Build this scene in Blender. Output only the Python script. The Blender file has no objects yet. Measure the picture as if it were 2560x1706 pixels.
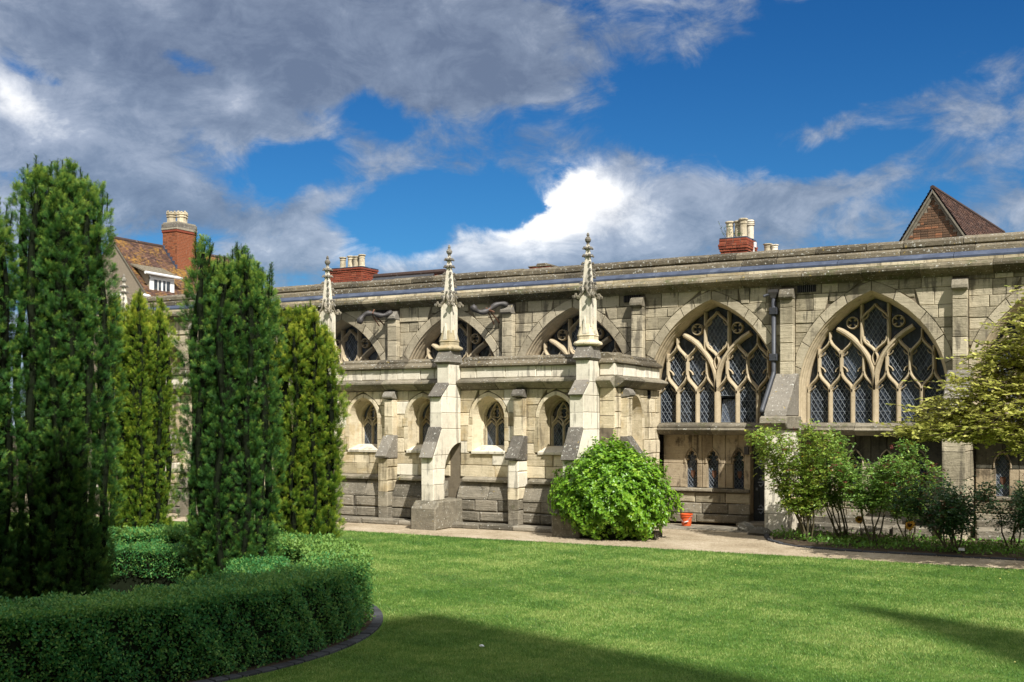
import bpy, math, random
import numpy as np
from mathutils import Vector, Matrix
random.seed(11)
rng = np.random.default_rng(11)
S = bpy.context.scene
COL = S.collection
R = math.radians
# ------------------------------------------------------------------ camera
YAW = R(28.63)
FPX = 2800.0
EYE = 2.3
cd = bpy.data.cameras.new('camera')
cam = bpy.data.objects.new('camera', cd); COL.objects.link(cam)
cam.location = (0, 0, EYE); cam.rotation_euler = (R(90), 0, YAW)
cd.sensor_width = 36.0; cd.lens = FPX/2560*36.0
cd.shift_y = 205/2560; cd.clip_start = .1; cd.clip_end = 2000
S.camera = cam
# ------------------------------------------------------------------ light
SUN = Vector((1.25, -1.0, 1.6)).normalized()
EL = math.asin(SUN.z); AZ = math.atan2(SUN.x, SUN.y)
w = bpy.data.worlds.new('World'); S.world = w; w.use_nodes = True
sd = bpy.data.lights.new('sun', 'SUN'); sd.energy = 3.4; sd.angle = R(.5); sd.color = (1.0, .965, .90)
so = bpy.data.objects.new('sun', sd); COL.objects.link(so)
so.rotation_euler = SUN.to_track_quat('Z', 'Y').to_euler(); so.location = (20, -20, 60)
S.view_settings.view_transform = 'Standard'; S.view_settings.look = 'None'
S.view_settings.gamma = 1; S.view_settings.use_curve_mapping = False
S.view_settings.exposure = 1.0
S.render.engine = 'CYCLES'
S.cycles.max_bounces = 6; S.cycles.diffuse_bounces = 3; S.cycles.glossy_bounces = 3
S.cycles.transmission_bounces = 4; S.cycles.transparent_max_bounces = 6
S.cycles.use_denoising = True
SKY_STRENGTH = .15

class NT:
    """small expression builder for shader nodes"""
    def __init__(s, tree): s.t = tree; s.n = tree.nodes; s.l = tree.links
    def new(s, typ, **kw):
        n = s.n.new(typ)
        for k, v in kw.items(): setattr(n, k, v)
        return n
    def put(s, sock, v):
        if hasattr(v, 'is_output'): s.l.new(v, sock)
        else: sock.default_value = v
    def m(s, op, a, b=0.0, c=None, clamp=False):
        n = s.new('ShaderNodeMath', operation=op, use_clamp=clamp)
        s.put(n.inputs[0], a); s.put(n.inputs[1], b)
        if c is not None: s.put(n.inputs[2], c)
        return n.outputs[0]
    def v(s, op, a, b=None):
        n = s.new('ShaderNodeVectorMath', operation=op)
        s.put(n.inputs[0], a)
        if b is not None: s.put(n.inputs[1], b)
        return n.outputs['Value'] if op in ('DOT_PRODUCT', 'LENGTH') else n.outputs['Vector']
    def noise(s, vec, scale, detail=4, rough=.5, dist=0.0, lac=2.0):
        n = s.new('ShaderNodeTexNoise'); s.put(n.inputs['Vector'], vec)
        n.inputs['Scale'].default_value = scale; n.inputs['Detail'].default_value = detail
        n.inputs['Roughness'].default_value = rough; n.inputs['Distortion'].default_value = dist
        n.inputs['Lacunarity'].default_value = lac
        return n.outputs['Fac']
    def noisec(s, vec, scale, detail=4):
        n = s.new('ShaderNodeTexNoise'); s.put(n.inputs['Vector'], vec)
        n.inputs['Scale'].default_value = scale; n.inputs['Detail'].default_value = detail
        return n.outputs['Color']
    def step(s, x, a, b, lo=0.0, hi=1.0):
        n = s.new('ShaderNodeMapRange', interpolation_type='SMOOTHSTEP')
        s.put(n.inputs[0], x); n.inputs[1].default_value = a; n.inputs[2].default_value = b
        n.inputs[3].default_value = lo; n.inputs[4].default_value = hi
        return n.outputs[0]
    def mix(s, f, a, b, blend='MIX'):
        n = s.new('ShaderNodeMix', data_type='RGBA', blend_type=blend)
        s.put(n.inputs[0], f)
        for k, x in ((6, a), (7, b)):
            s.put(n.inputs[k], x if hasattr(x, 'is_output') else (*x, 1.0) if len(x) == 3 else x)
        return n.outputs[2]
    def ramp(s, x, stops):
        n = s.new('ShaderNodeValToRGB'); s.put(n.inputs[0], x)
        e = n.color_ramp.elements
        while len(e) < len(stops): e.new(.5)
        for k, (p, c) in enumerate(stops): e[k].position = p; e[k].color = (*c, 1)
        return n.outputs['Color']

# ------------------------------------------------------------------ sky with clouds
def build_sky():
    g = NT(w.node_tree); g.n.clear()
    out = g.new('ShaderNodeOutputWorld'); bg = g.new('ShaderNodeBackground')
    g.l.new(bg.outputs[0], out.inputs[0]); bg.inputs['Strength'].default_value = SKY_STRENGTH
    tc = g.new('ShaderNodeTexCoord'); d = tc.outputs['Generated']
    sky = g.new('ShaderNodeTexSky', sky_type='NISHITA'); sky.sun_disc = False
    sky.sun_elevation = EL; sky.sun_rotation = AZ; sky.air_density = 1.0; sky.dust_density = .35; sky.ozone_density = 2.6
    sep = g.new('ShaderNodeSeparateXYZ'); g.l.new(d, sep.inputs[0])
    dx, dy, dz = sep.outputs
    az = g.m('ARCTAN2', dx, dy); el = g.m('ARCSINE', dz)
    wob = g.v('SCALE', g.v('SUBTRACT', g.noisec(d, 9, 6), (.5, .5, .5)), None)
    wob.node.inputs['Scale'].default_value = .085
    cb = g.new('ShaderNodeCombineXYZ'); g.l.new(az, cb.inputs[0]); g.l.new(el, cb.inputs[1])
    p = g.v('MULTIPLY', g.v('ADD', cb.outputs[0], wob), (1, 1, 0))
    def ae(u, v):
        xc = (u-1280)/FPX; zc = (1058-v)/FPX
        return -YAW+math.atan(xc), math.atan(zc/math.sqrt(1+xc*xc))
    def bumps(lst, base):
        acc = base
        for (u, v, ru, rv, wt) in lst:
            a, e = ae(u, v)
            q = g.v('MULTIPLY', g.v('SUBTRACT', p, (a, e, 0)), (FPX/ru, FPX/rv, 0))
            k = g.m('MULTIPLY', g.m('EXPONENT', g.m('MULTIPLY', g.v('DOT_PRODUCT', q, q), -1.0)), wt)
            acc = g.m('ADD', acc, k)
        return acc
    cover = bumps(COVER, .6)  # unseen sky set cloudier for added fill; COVER thins it in view
    vs = g.v('MULTIPLY', d, (1, 1, 1.7))
    n1 = g.noise(vs, 5.5, 9, .56, .25)
    n2 = g.noise(vs, 17, 9, .66, .5)
    dens = g.m('ADD', cover, g.m('ADD', g.m('MULTIPLY', g.m('SUBTRACT', n1, .5), 1.7), g.m('MULTIPLY', g.m('SUBTRACT', n2, .5), 1.25)))
    def puffs(vec):
        n = g.new('ShaderNodeTexVoronoi', feature='F1', normalize=True)
        g.put(n.inputs['Vector'], vec); n.inputs['Scale'].default_value = 15; n.inputs['Detail'].default_value = 2
        n.inputs['Roughness'].default_value = .6; n.inputs['Lacunarity'].default_value = 2.2
        return g.m('SUBTRACT', 1.0, g.m('MULTIPLY', n.outputs['Distance'], 1.6))
    wv = g.v('ADD', vs, g.v('MULTIPLY', wob, (.5, .5, .5)))
    pf = puffs(wv)
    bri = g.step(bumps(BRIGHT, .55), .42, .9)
    dens = g.m('ADD', dens, g.m('MULTIPLY', g.m('SUBTRACT', pf, .45), g.m('ADD', .10, g.m('MULTIPLY', bri, .95))))
    mask = g.m('ADD', g.m('MULTIPLY', g.step(dens, -.10, .46), g.m('SUBTRACT', 1.0, bri)), g.m('MULTIPLY', g.step(dens, .02, .24), bri))
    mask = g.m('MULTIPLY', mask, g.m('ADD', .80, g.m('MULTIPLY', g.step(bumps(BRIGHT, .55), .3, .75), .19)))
    # light on the clouds: density further towards the sun darkens
    off = g.v('ADD', vs, (SUN.x*.035, SUN.y*.035, .06))
    m1 = g.noise(off, 5.5, 9, .56, .25)
    m2 = g.noise(off, 17, 9, .66, .5)
    sh = g.m('ADD', g.m('MULTIPLY', g.m('SUBTRACT', n1, m1), .8), g.m('MULTIPLY', g.m('SUBTRACT', n2, m2), 1.05))
    sh = g.m('ADD', sh, g.m('MULTIPLY', g.m('SUBTRACT', pf, .5), g.m('ADD', .06, g.m('MULTIPLY', bri, .55))))
    lum = bumps(BRIGHT, .9)  # clouds out of view brightened as added fill; BRIGHT dims those in view
    lum = g.m('ADD', lum, g.m('ADD', sh, g.m('MULTIPLY', g.m('SUBTRACT', g.noise(vs, 9, 7, .6), .5), .42)))
    lum = g.m('SUBTRACT', lum, g.m('MULTIPLY', g.step(dens, .5, 1.3), .10), clamp=True)
    cc = g.ramp(lum, [(0, (.62, .74, .98)), (.28, (.92, 1.08, 1.36)), (.6, (1.6, 1.76, 2.06)), (1, (3.7, 3.72, 3.75))])
    tintc = g.mix(g.step(el, .02, .42), (.085, .225, .325), (.036, .155, .285))
    base = g.mix(1.0, sky.outputs[0], tintc, 'MULTIPLY')
    c = g.mix(mask, base, cc)
    g.l.new(c, bg.inputs['Color'])
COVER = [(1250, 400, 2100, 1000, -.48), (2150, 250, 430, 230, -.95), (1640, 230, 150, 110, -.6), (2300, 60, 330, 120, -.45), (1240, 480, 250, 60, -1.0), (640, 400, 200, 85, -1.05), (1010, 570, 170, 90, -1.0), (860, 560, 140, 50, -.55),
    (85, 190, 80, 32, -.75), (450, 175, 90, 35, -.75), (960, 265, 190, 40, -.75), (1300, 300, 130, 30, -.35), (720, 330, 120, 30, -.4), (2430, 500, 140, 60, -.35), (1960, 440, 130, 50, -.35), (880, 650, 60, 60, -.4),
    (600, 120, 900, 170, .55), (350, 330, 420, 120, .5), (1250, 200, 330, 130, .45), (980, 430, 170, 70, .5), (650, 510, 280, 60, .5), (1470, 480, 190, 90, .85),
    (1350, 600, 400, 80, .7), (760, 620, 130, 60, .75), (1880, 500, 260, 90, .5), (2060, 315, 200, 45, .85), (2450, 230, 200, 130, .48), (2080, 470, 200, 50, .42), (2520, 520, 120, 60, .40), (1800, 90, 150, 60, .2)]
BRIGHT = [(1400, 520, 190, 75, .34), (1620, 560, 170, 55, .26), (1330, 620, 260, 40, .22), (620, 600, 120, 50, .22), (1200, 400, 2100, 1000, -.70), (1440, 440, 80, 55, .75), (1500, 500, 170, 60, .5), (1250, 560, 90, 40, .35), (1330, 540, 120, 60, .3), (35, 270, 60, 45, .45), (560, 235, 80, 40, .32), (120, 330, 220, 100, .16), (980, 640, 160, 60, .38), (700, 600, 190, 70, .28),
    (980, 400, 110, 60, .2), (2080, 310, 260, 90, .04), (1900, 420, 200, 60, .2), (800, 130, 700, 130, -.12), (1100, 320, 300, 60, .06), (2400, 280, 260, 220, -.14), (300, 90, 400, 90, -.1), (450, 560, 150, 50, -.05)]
build_sky()

# ------------------------------------------------------------------ materials
def newmat(name):
    m = bpy.data.materials.new(name); m.use_nodes = True
    g = NT(m.node_tree); b = g.n['Principled BSDF']
    return m, g, b
def coords(g): return g.new('ShaderNodeTexCoord').outputs['Object']
def rnd(g): return g.new('ShaderNodeObjectInfo').outputs['Random']
def bump(g, b, h, strength, dist=.02):
    n = g.new('ShaderNodeBump'); n.inputs['Strength'].default_value = strength; n.inputs['Distance'].default_value = dist
    g.put(n.inputs['Height'], h); g.l.new(n.outputs[0], b.inputs['Normal'])

def stone(name, c1, c2, stain=(.06, .05, .04), amt=.5, bed=.5, lichen=0.0, warm=None, rough=.92, bmp=.55, spread=1.0, moss=0.0, streak=.25):
    m, g, b = newmat(name); co = coords(g); r = rnd(g)
    shift = g.new('ShaderNodeCombineXYZ'); g.l.new(g.m('MULTIPLY', r, 37.0), shift.inputs[0]); g.l.new(g.m('MULTIPLY', r, 11.0), shift.inputs[2])
    cs = g.v('ADD', co, shift.outputs[0])
    n1 = g.noise(co, 1.1, 5, .6); n2 = g.noise(cs, 7, 6, .65); n3 = g.noise(cs, 45, 5, .7)
    bd = g.noise(g.v('MULTIPLY', cs, (1.2, 1.2, 14)), 2.2, 5, .6, .6)
    f = g.m('ADD', g.m('MULTIPLY', g.m('SUBTRACT', r, .5), .9*spread), g.m('ADD', g.m('MULTIPLY', g.m('SUBTRACT', n1, .5), 1.1), g.m('MULTIPLY', g.m('SUBTRACT', n2, .5), 1.15)))
    f = g.m('ADD', f, g.m('MULTIPLY', g.m('SUBTRACT', bd, .5), bed))
    f = g.m('ADD', f, g.m('MULTIPLY', g.m('SUBTRACT', n3, .5), 1.0))
    f = g.m('ADD', f, .5, clamp=True)
    c = g.mix(f, c1, c2)
    if warm:
        c = g.mix(g.step(g.noise(g.v('ADD', cs, (5, 3, 1)), 2.3, 4, .6), .52, .72, 0, .75), c, warm)
    st = g.noise(g.v('ADD', co, (3, 9, 4)), 1.9, 10, .68, .5)
    sk = g.noise(g.v('MULTIPLY', co, (5, 5, .35)), 1.6, 6, .62)
    s = g.m('ADD', st, g.m('MULTIPLY', g.m('SUBTRACT', sk, .5), streak*3))
    s = g.m('ADD', s, g.m('MULTIPLY', g.m('SUBTRACT', n3, .5), .16))
    c = g.mix(g.step(s, .70-.25*amt, .86-.22*amt, 0, .25+.65*amt), c, stain)
    pits = g.step(g.noise(cs, 24, 3, .5), .66, .74, 0, .5)
    c = g.mix(pits, c, stain)
    if moss > 0:
        c = g.mix(g.step(g.noise(g.v('ADD', co, (1, 2, 8)), 2.6, 7, .65), .62-.2*moss, .8-.2*moss, 0, .85), c, (.075, .085, .03))
    if lichen > 0:
        vo = g.noise(cs, 22, 3, .55); vo2 = g.noise(g.v('ADD', cs, (7, 1, 2)), 13, 3, .55)
        c = g.mix(g.step(vo, .66-.04*lichen, .70-.04*lichen, 0, .85), c, (.52, .51, .45))
        c = g.mix(g.step(vo2, .70-.03*lichen, .74-.03*lichen, 0, .75), c, (.38, .27, .07))
    g.l.new(c, b.inputs['Base Color']); b.inputs['Roughness'].default_value = rough
    b.inputs['Specular IOR Level'].default_value = .25
    h = g.m('ADD', g.m('MULTIPLY', n3, .5), g.m('ADD', g.m('MULTIPLY', n2, .8), g.m('MULTIPLY', bd, bed*1.1)))
    h = g.m('SUBTRACT', h, g.m('MULTIPLY', pits, .6))
    bump(g, b, h, bmp, .03)
    return m

M = {}
M['ashlar'] = stone('ashlar', (.22, .19, .128), (.53, .46, .325), (.06, .052, .04), .62, .8, spread=1.15, streak=.5)
M['voussoir'] = stone('voussoir', (.24, .205, .14), (.50, .435, .31), (.065, .055, .042), .55, .7, spread=1.0, streak=.4)
M['lav'] = stone('lavatory_ashlar', (.36, .30, .19), (.70, .605, .43), (.10, .08, .05), .55, .6, warm=(.44, .33, .17), spread=1.1, streak=.45)
M['pale'] = stone('pale_restored_stone', (.56, .505, .395), (.82, .76, .63), (.18, .165, .135), .5, .25, spread=.7, streak=.6, bmp=.3)
M['plinth'] = stone('dark_plinth_stone', (.10, .09, .068), (.29, .255, .195), (.05, .045, .035), .62, .9, lichen=.3, bmp=.9)
M['weather'] = stone('weathering_stone', (.10, .09, .075), (.25, .225, .185), (.045, .04, .035), .5, .2, lichen=.75, bmp=.7)
M['coping'] = stone('coping_stone', (.075, .062, .042), (.20, .168, .115), (.045, .04, .03), .5, .35, lichen=1.0, bmp=.9)
M['cornice'] = stone('cornice_stone', (.085, .072, .045), (.25, .212, .14), (.045, .04, .022), .66, .3, lichen=.8, bmp=.8, moss=.6)
M['string'] = stone('string_course_stone', (.12, .105, .077), (.33, .29, .215), (.05, .045, .03), .55, .3, lichen=.5, moss=.25, bmp=.8)
M['tracery'] = stone('tracery_stone', (.33, .265, .165), (.58, .48, .33), (.11, .085, .055), .4, .2, spread=.3, bmp=.3)
M['brown'] = stone('stained_brown_stone', (.24, .185, .115), (.46, .375, .255), (.045, .034, .024), .85, .5, spread=.8)
M['blackened'] = stone('blackened_stone', (.035, .035, .028), (.12, .11, .08), (.015, .016, .012), .7, .3, spread=.6, moss=.3)
M['mortar'] = stone('mortar', (.10, .082, .055), (.20, .165, .115), (.05, .04, .03), .5, .2)
M['church'] = stone('cathedral_stone', (.34, .30, .22), (.5, .45, .35), (.1, .085, .06), .4, .4)
M['boulder'] = stone('weathered_rock', (.12, .11, .09), (.3, .28, .23), (.05, .045, .04), .6, .3, lichen=.4, bmp=1.0)

def simple(name, c, rough=.6, metal=0.0, spec=.4, var=.25, nscale=8, bmp=.15, stain=None):
    m, g, b = newmat(name); co = coords(g); r = rnd(g)
    n = g.noise(co, nscale, 6, .6); n2 = g.noise(co, nscale*7, 4, .6)
    lo = tuple(x*(1-var) for x in c); hi = tuple(min(1, x*(1+var)) for x in c)
    f = g.m('ADD', g.m('MULTIPLY', g.m('SUBTRACT', n, .5), 1.8), g.m('ADD', g.m('MULTIPLY', g.m('SUBTRACT', r, .5), .8), g.m('ADD', .5, g.m('MULTIPLY', g.m('SUBTRACT', n2, .5), .6))), clamp=True)
    col = g.mix(f, lo, hi)
    if stain: col = g.mix(g.step(g.noise(co, nscale*.7, 8, .65), .5, .66, 0, .85), col, stain)
    g.l.new(col, b.inputs['Base Color']); b.inputs['Roughness'].default_value = rough; b.inputs['Metallic'].default_value = metal
    b.inputs['Specular IOR Level'].default_value = spec
    bump(g, b, n2, bmp, .01)
    return m
M['lead'] = simple('lead_sheet', (.045, .056, .085), .65, .0, .25, .5, 4, .3, stain=(.10, .12, .165))
M['leadcame'] = simple('lead_came', (.22, .245, .27), .6, .0, .4, .2, 6, .1)
M['pipe'] = simple('painted_iron_pipe', (.05, .053, .062), .5, .1, .5, .3, 6, .2)
M['spout'] = simple('dark_lead_spout', (.055, .05, .048), .55, .2, .5, .4, 9, .4)
M['rust'] = simple('rusty_iron', (.13, .065, .04), .8, .1, .3, .4, 20, .4)
M['iron'] = simple('grey_iron', (.24, .255, .27), .5, .3, .5, .3, 20, .3)
M['door'] = simple('dark_door_wood', (.018, .021, .022), .55, 0, .4, .4, 10, .5)
M['black'] = simple('black_void', (.008, .008, .008), .9, 0, .1, .2, 4, .1)
M['bucket'] = simple('orange_plastic', (.60, .10, .026), .45, 0, .5, .08, 4, .05)
M['white'] = simple('white_paint', (.78, .78, .76), .5, 0, .4, .08, 3, .1)
M['render'] = simple('pebbledash', (.30, .25, .185), .95, 0, .1, .25, 14, 1.0)
M['pot'] = simple('buff_clay_pot', (.50, .43, .30), .8, 0, .3, .25, 9, .4, stain=(.3, .25, .16))
M['palepot'] = simple('pale_clay_pot', (.66, .6, .48), .8, 0, .3, .2, 9, .4, stain=(.36, .3, .2))
M['redpot'] = simple('terracotta', (.34, .13, .07), .8, 0, .3, .25, 9, .3)
M['slateedge'] = simple('dark_slate', (.05, .052, .058), .8, 0, .25, .35, 9, .5)
M['soil'] = simple('soil', (.06, .045, .03), .95, 0, .1, .5, 6, 1.0)
M['verge'] = simple('verge_mortar', (.24, .215, .165), .9, 0, .2, .3, 9, .8)
M['bark'] = simple('bark', (.075, .055, .035), .9, 0, .2, .4, 20, .8)
M['cane'] = simple('rose_cane', (.10, .085, .045), .7, 0, .3, .4, 20, .4)
M['paper'] = simple('white_label', (.8, .8, .78), .6, 0, .3, .03, 3, .02)
M['petal'] = simple('yellow_petal', (.55, .27, .03), .7, 0, .2, .25, 30, .1)
M['seedhead'] = simple('seed_head', (.09, .045, .02), .9, 0, .1, .3, 60, .6)
M['rosepetal'] = simple('rose_petal', (.62, .42, .34), .7, 0, .2, .3, 40, .1)

def brickmat(name, a, b_, c):
    m, g, b = newmat(name); r = rnd(g); co = coords(g)
    col = g.ramp(r, [(0, a), (.35, b_), (.7, b_), (1, c)])
    n = g.noise(co, 30, 5, .65)
    col = g.mix(g.step(n, .45, .75, 0, .8), col, (.10, .06, .04))
    n2 = g.noise(co, 90, 3, .6)
    g.l.new(col, b.inputs['Base Color']); b.inputs['Roughness'].default_value = .92; b.inputs['Specular IOR Level'].default_value = .2
    bump(g, b, g.m('ADD', n, n2), .5, .01)
    return m
M['brick'] = brickmat('orange_brick', (.17, .065, .035), (.30, .10, .045), (.37, .15, .07))
M['redbrick'] = brickmat('red_brick', (.17, .045, .028), (.27, .062, .032), (.33, .10, .055))
M['oldbrick'] = brickmat('old_gable_brick', (.09, .06, .04), (.19, .11, .065), (.36, .16, .08))
M['brickmortar'] = simple('brick_mortar', (.30, .26, .20), .95, 0, .1, .3, 20, .5)

def tilemat(name, lich):
    m, g, b = newmat(name); co = coords(g)
    a = g.new('ShaderNodeAttribute'); a.attribute_name = 'tint'
    t = a.outputs['Fac']
    c = g.ramp(t, [(0, (.06, .04, .034)), (.5, (.105, .058, .045)), (1, (.17, .095, .065))])
    n = g.noise(co, 1.1, 6, .7); n2 = g.noise(co, 9, 5, .65)
    f = g.m('ADD', g.m('MULTIPLY', n, .7), g.m('MULTIPLY', n2, .5))
    c = g.mix(g.step(f, .68-.1*lich, .80-.1*lich, 0, .75), c, (.36, .20, .04))
    c = g.mix(g.step(g.noise(g.v('ADD', co, (4, 4, 4)), 6, 5, .7), .6, .7, 0, .5), c, (.30, .28, .25))
    g.l.new(c, b.inputs['Base Color']); b.inputs['Roughness'].default_value = .9; b.inputs['Specular IOR Level'].default_value = .2
    bump(g, b, n2, .5, .02)
    return m
M['tile'] = tilemat('lichened_roof_tile', 1.0)
M['tile_plain'] = tilemat('purple_roof_tile', -.6)

def glassmat(name, c=(.012, .016, .022), ro=.08):
    m, g, b = newmat(name); co = coords(g); r = rnd(g)
    b.inputs['Base Color'].default_value = (*c, 1); b.inputs['Roughness'].default_value = ro
    b.inputs['Specular IOR Level'].default_value = .55; b.inputs['IOR'].default_value = 1.5
    n = g.noise(g.v('ADD', co, (2, 1, 7)), 7, 3, .5)
    c2 = g.mix(g.step(g.noise(g.v('MULTIPLY', co, (6, 1, 3)), 1.7, 3, .6), .42, .68), c, tuple(x*3.4+.008 for x in c))
    g.l.new(c2, b.inputs['Base Color'])
    c3 = g.mix(g.m('MULTIPLY', g.step(r, .55, 1.0), .6), c2, tuple(x*5+.02 for x in c)); g.l.new(c3, b.inputs['Base Color'])
    bump(g, b, n, .6, .03)
    return m
M['glass'] = glassmat('leaded_glass', (.013, .017, .024), .07)
M['house_glass'] = glassmat('house_window_glass', (.02, .025, .03), .05)

def leafmat(name, lo, mid, hi, rough=.5, trans=.28, spec=.35):
    m, g, b = newmat(name)
    a = g.new('ShaderNodeAttribute'); a.attribute_name = 'tint'
    c = g.ramp(a.outputs['Fac'], [(0, lo), (.5, mid), (1, hi)])
    g.l.new(c, b.inputs['Base Color']); b.inputs['Roughness'].default_value = rough; b.inputs['Specular IOR Level'].default_value = spec
    tr = g.new('ShaderNodeBsdfTranslucent'); g.l.new(g.mix(.5, c, hi), tr.inputs[0])
    ms = g.new('ShaderNodeMixShader'); ms.inputs[0].default_value = trans
    g.l.new(b.outputs[0], ms.inputs[1]); g.l.new(tr.outputs[0], ms.inputs[2])
    g.l.new(ms.outputs[0], g.n['Material Output'].inputs[0])
    return m
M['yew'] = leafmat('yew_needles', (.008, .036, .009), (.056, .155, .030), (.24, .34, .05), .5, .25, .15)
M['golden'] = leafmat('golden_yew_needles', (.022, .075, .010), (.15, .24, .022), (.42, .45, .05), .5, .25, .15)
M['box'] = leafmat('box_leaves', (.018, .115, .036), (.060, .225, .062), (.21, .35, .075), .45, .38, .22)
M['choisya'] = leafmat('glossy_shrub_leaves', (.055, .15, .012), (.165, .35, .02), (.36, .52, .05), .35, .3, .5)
M['rose'] = leafmat('rose_leaves', (.06, .14, .03), (.17, .32, .055), (.34, .42, .07), .45, .3)
M['roseyellow'] = leafmat('yellowing_rose_leaves', (.09, .18, .025), (.24, .38, .055), (.50, .47, .08), .45, .3)
M['rosedark'] = leafmat('dark_rose_leaves', (.018, .06, .026), (.045, .125, .042), (.13, .18, .04), .35, .22, .5)
M['redleaf'] = leafmat('red_young_leaves', (.09, .018, .018), (.16, .04, .03), (.24, .08, .05), .45, .3)
M['magnolia'] = leafmat('yellow_tree_leaves', (.20, .24, .035), (.42, .43, .085), (.66, .62, .19), .45, .34)
M['cover'] = leafmat('ground_cover_leaves', (.05, .13, .02), (.12, .26, .035), (.24, .38, .06), .5, .3)
M['grass'] = leafmat('grass_blades', (.045, .13, .020), (.128, .255, .042), (.36, .44, .13), .5, .3, .3)

def lawnmat():
    m, g, b = newmat('lawn'); co = coords(g)
    n = g.noise(co, .45, 4, .55); n2 = g.noise(co, 3, 5, .6); n3 = g.noise(co, 60, 3, .6)
    f = g.m('ADD', g.m('MULTIPLY', n, .7), g.m('ADD', g.m('MULTIPLY', n2, .5), g.m('SUBTRACT', g.m('MULTIPLY', n3, .5), .2)))
    c = g.ramp(f, [(.38, (.03, .075, .012)), (.62, (.085, .165, .025)), (.85, (.19, .22, .07))])
    g.l.new(c, b.inputs['Base Color']); b.inputs['Roughness'].default_value = .95; b.inputs['Specular IOR Level'].default_value = .1
    bump(g, b, n3, .8, .03)
    return m
M['hedgecore'] = simple('shaded_twigs', (.010, .014, .007), .95, 0, .05, .4, 20, .8)  # near-black core: shade between leaves and shoots put into its colour
M['lawn'] = lawnmat()
def gravelmat():
    m, g, b = newmat('gravel_path'); co = coords(g)
    n = g.noise(co, 1.2, 5, .6); n2 = g.noise(co, 34, 4, .8); n3 = g.noise(co, 9, 5, .75)
    f = g.m('ADD', g.m('MULTIPLY', n, .60), g.m('ADD', g.m('MULTIPLY', n2, .65), g.m('SUBTRACT', g.m('MULTIPLY', n3, .5), .30)))
    c = g.ramp(f, [(.3, (.17, .13, .08)), (.55, (.36, .29, .195)), (.85, (.60, .51, .39))])
    g.l.new(c, b.inputs['Base Color']); b.inputs['Roughness'].default_value = .95; b.inputs['Specular IOR Level'].default_value = .15
    bump(g, b, g.m('ADD', n2, n3), .8, .02)
    return m
M['gravel'] = gravelmat()

# ------------------------------------------------------------------ geometry helpers
def inset(poly, d):
    n = len(poly); out = []
    A = sum(poly[i][0]*poly[(i+1) % n][1]-poly[(i+1) % n][0]*poly[i][1] for i in range(n))
    sg = 1 if A > 0 else -1
    for i in range(n):
        p0 = poly[i-1]; p1 = poly[i]; p2 = poly[(i+1) % n]
        e1 = (p1[0]-p0[0], p1[1]-p0[1]); e2 = (p2[0]-p1[0], p2[1]-p1[1])
        l1 = math.hypot(*e1) or 1e-9; l2 = math.hypot(*e2) or 1e-9
        n1 = (-e1[1]/l1*sg, e1[0]/l1*sg); n2 = (-e2[1]/l2*sg, e2[0]/l2*sg)
        k = 1+n1[0]*n2[0]+n1[1]*n2[1]
        k = max(k, .5)
        out.append((p1[0]+d*(n1[0]+n2[0])/k, p1[1]+d*(n1[1]+n2[1])/k))
    return out

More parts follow.
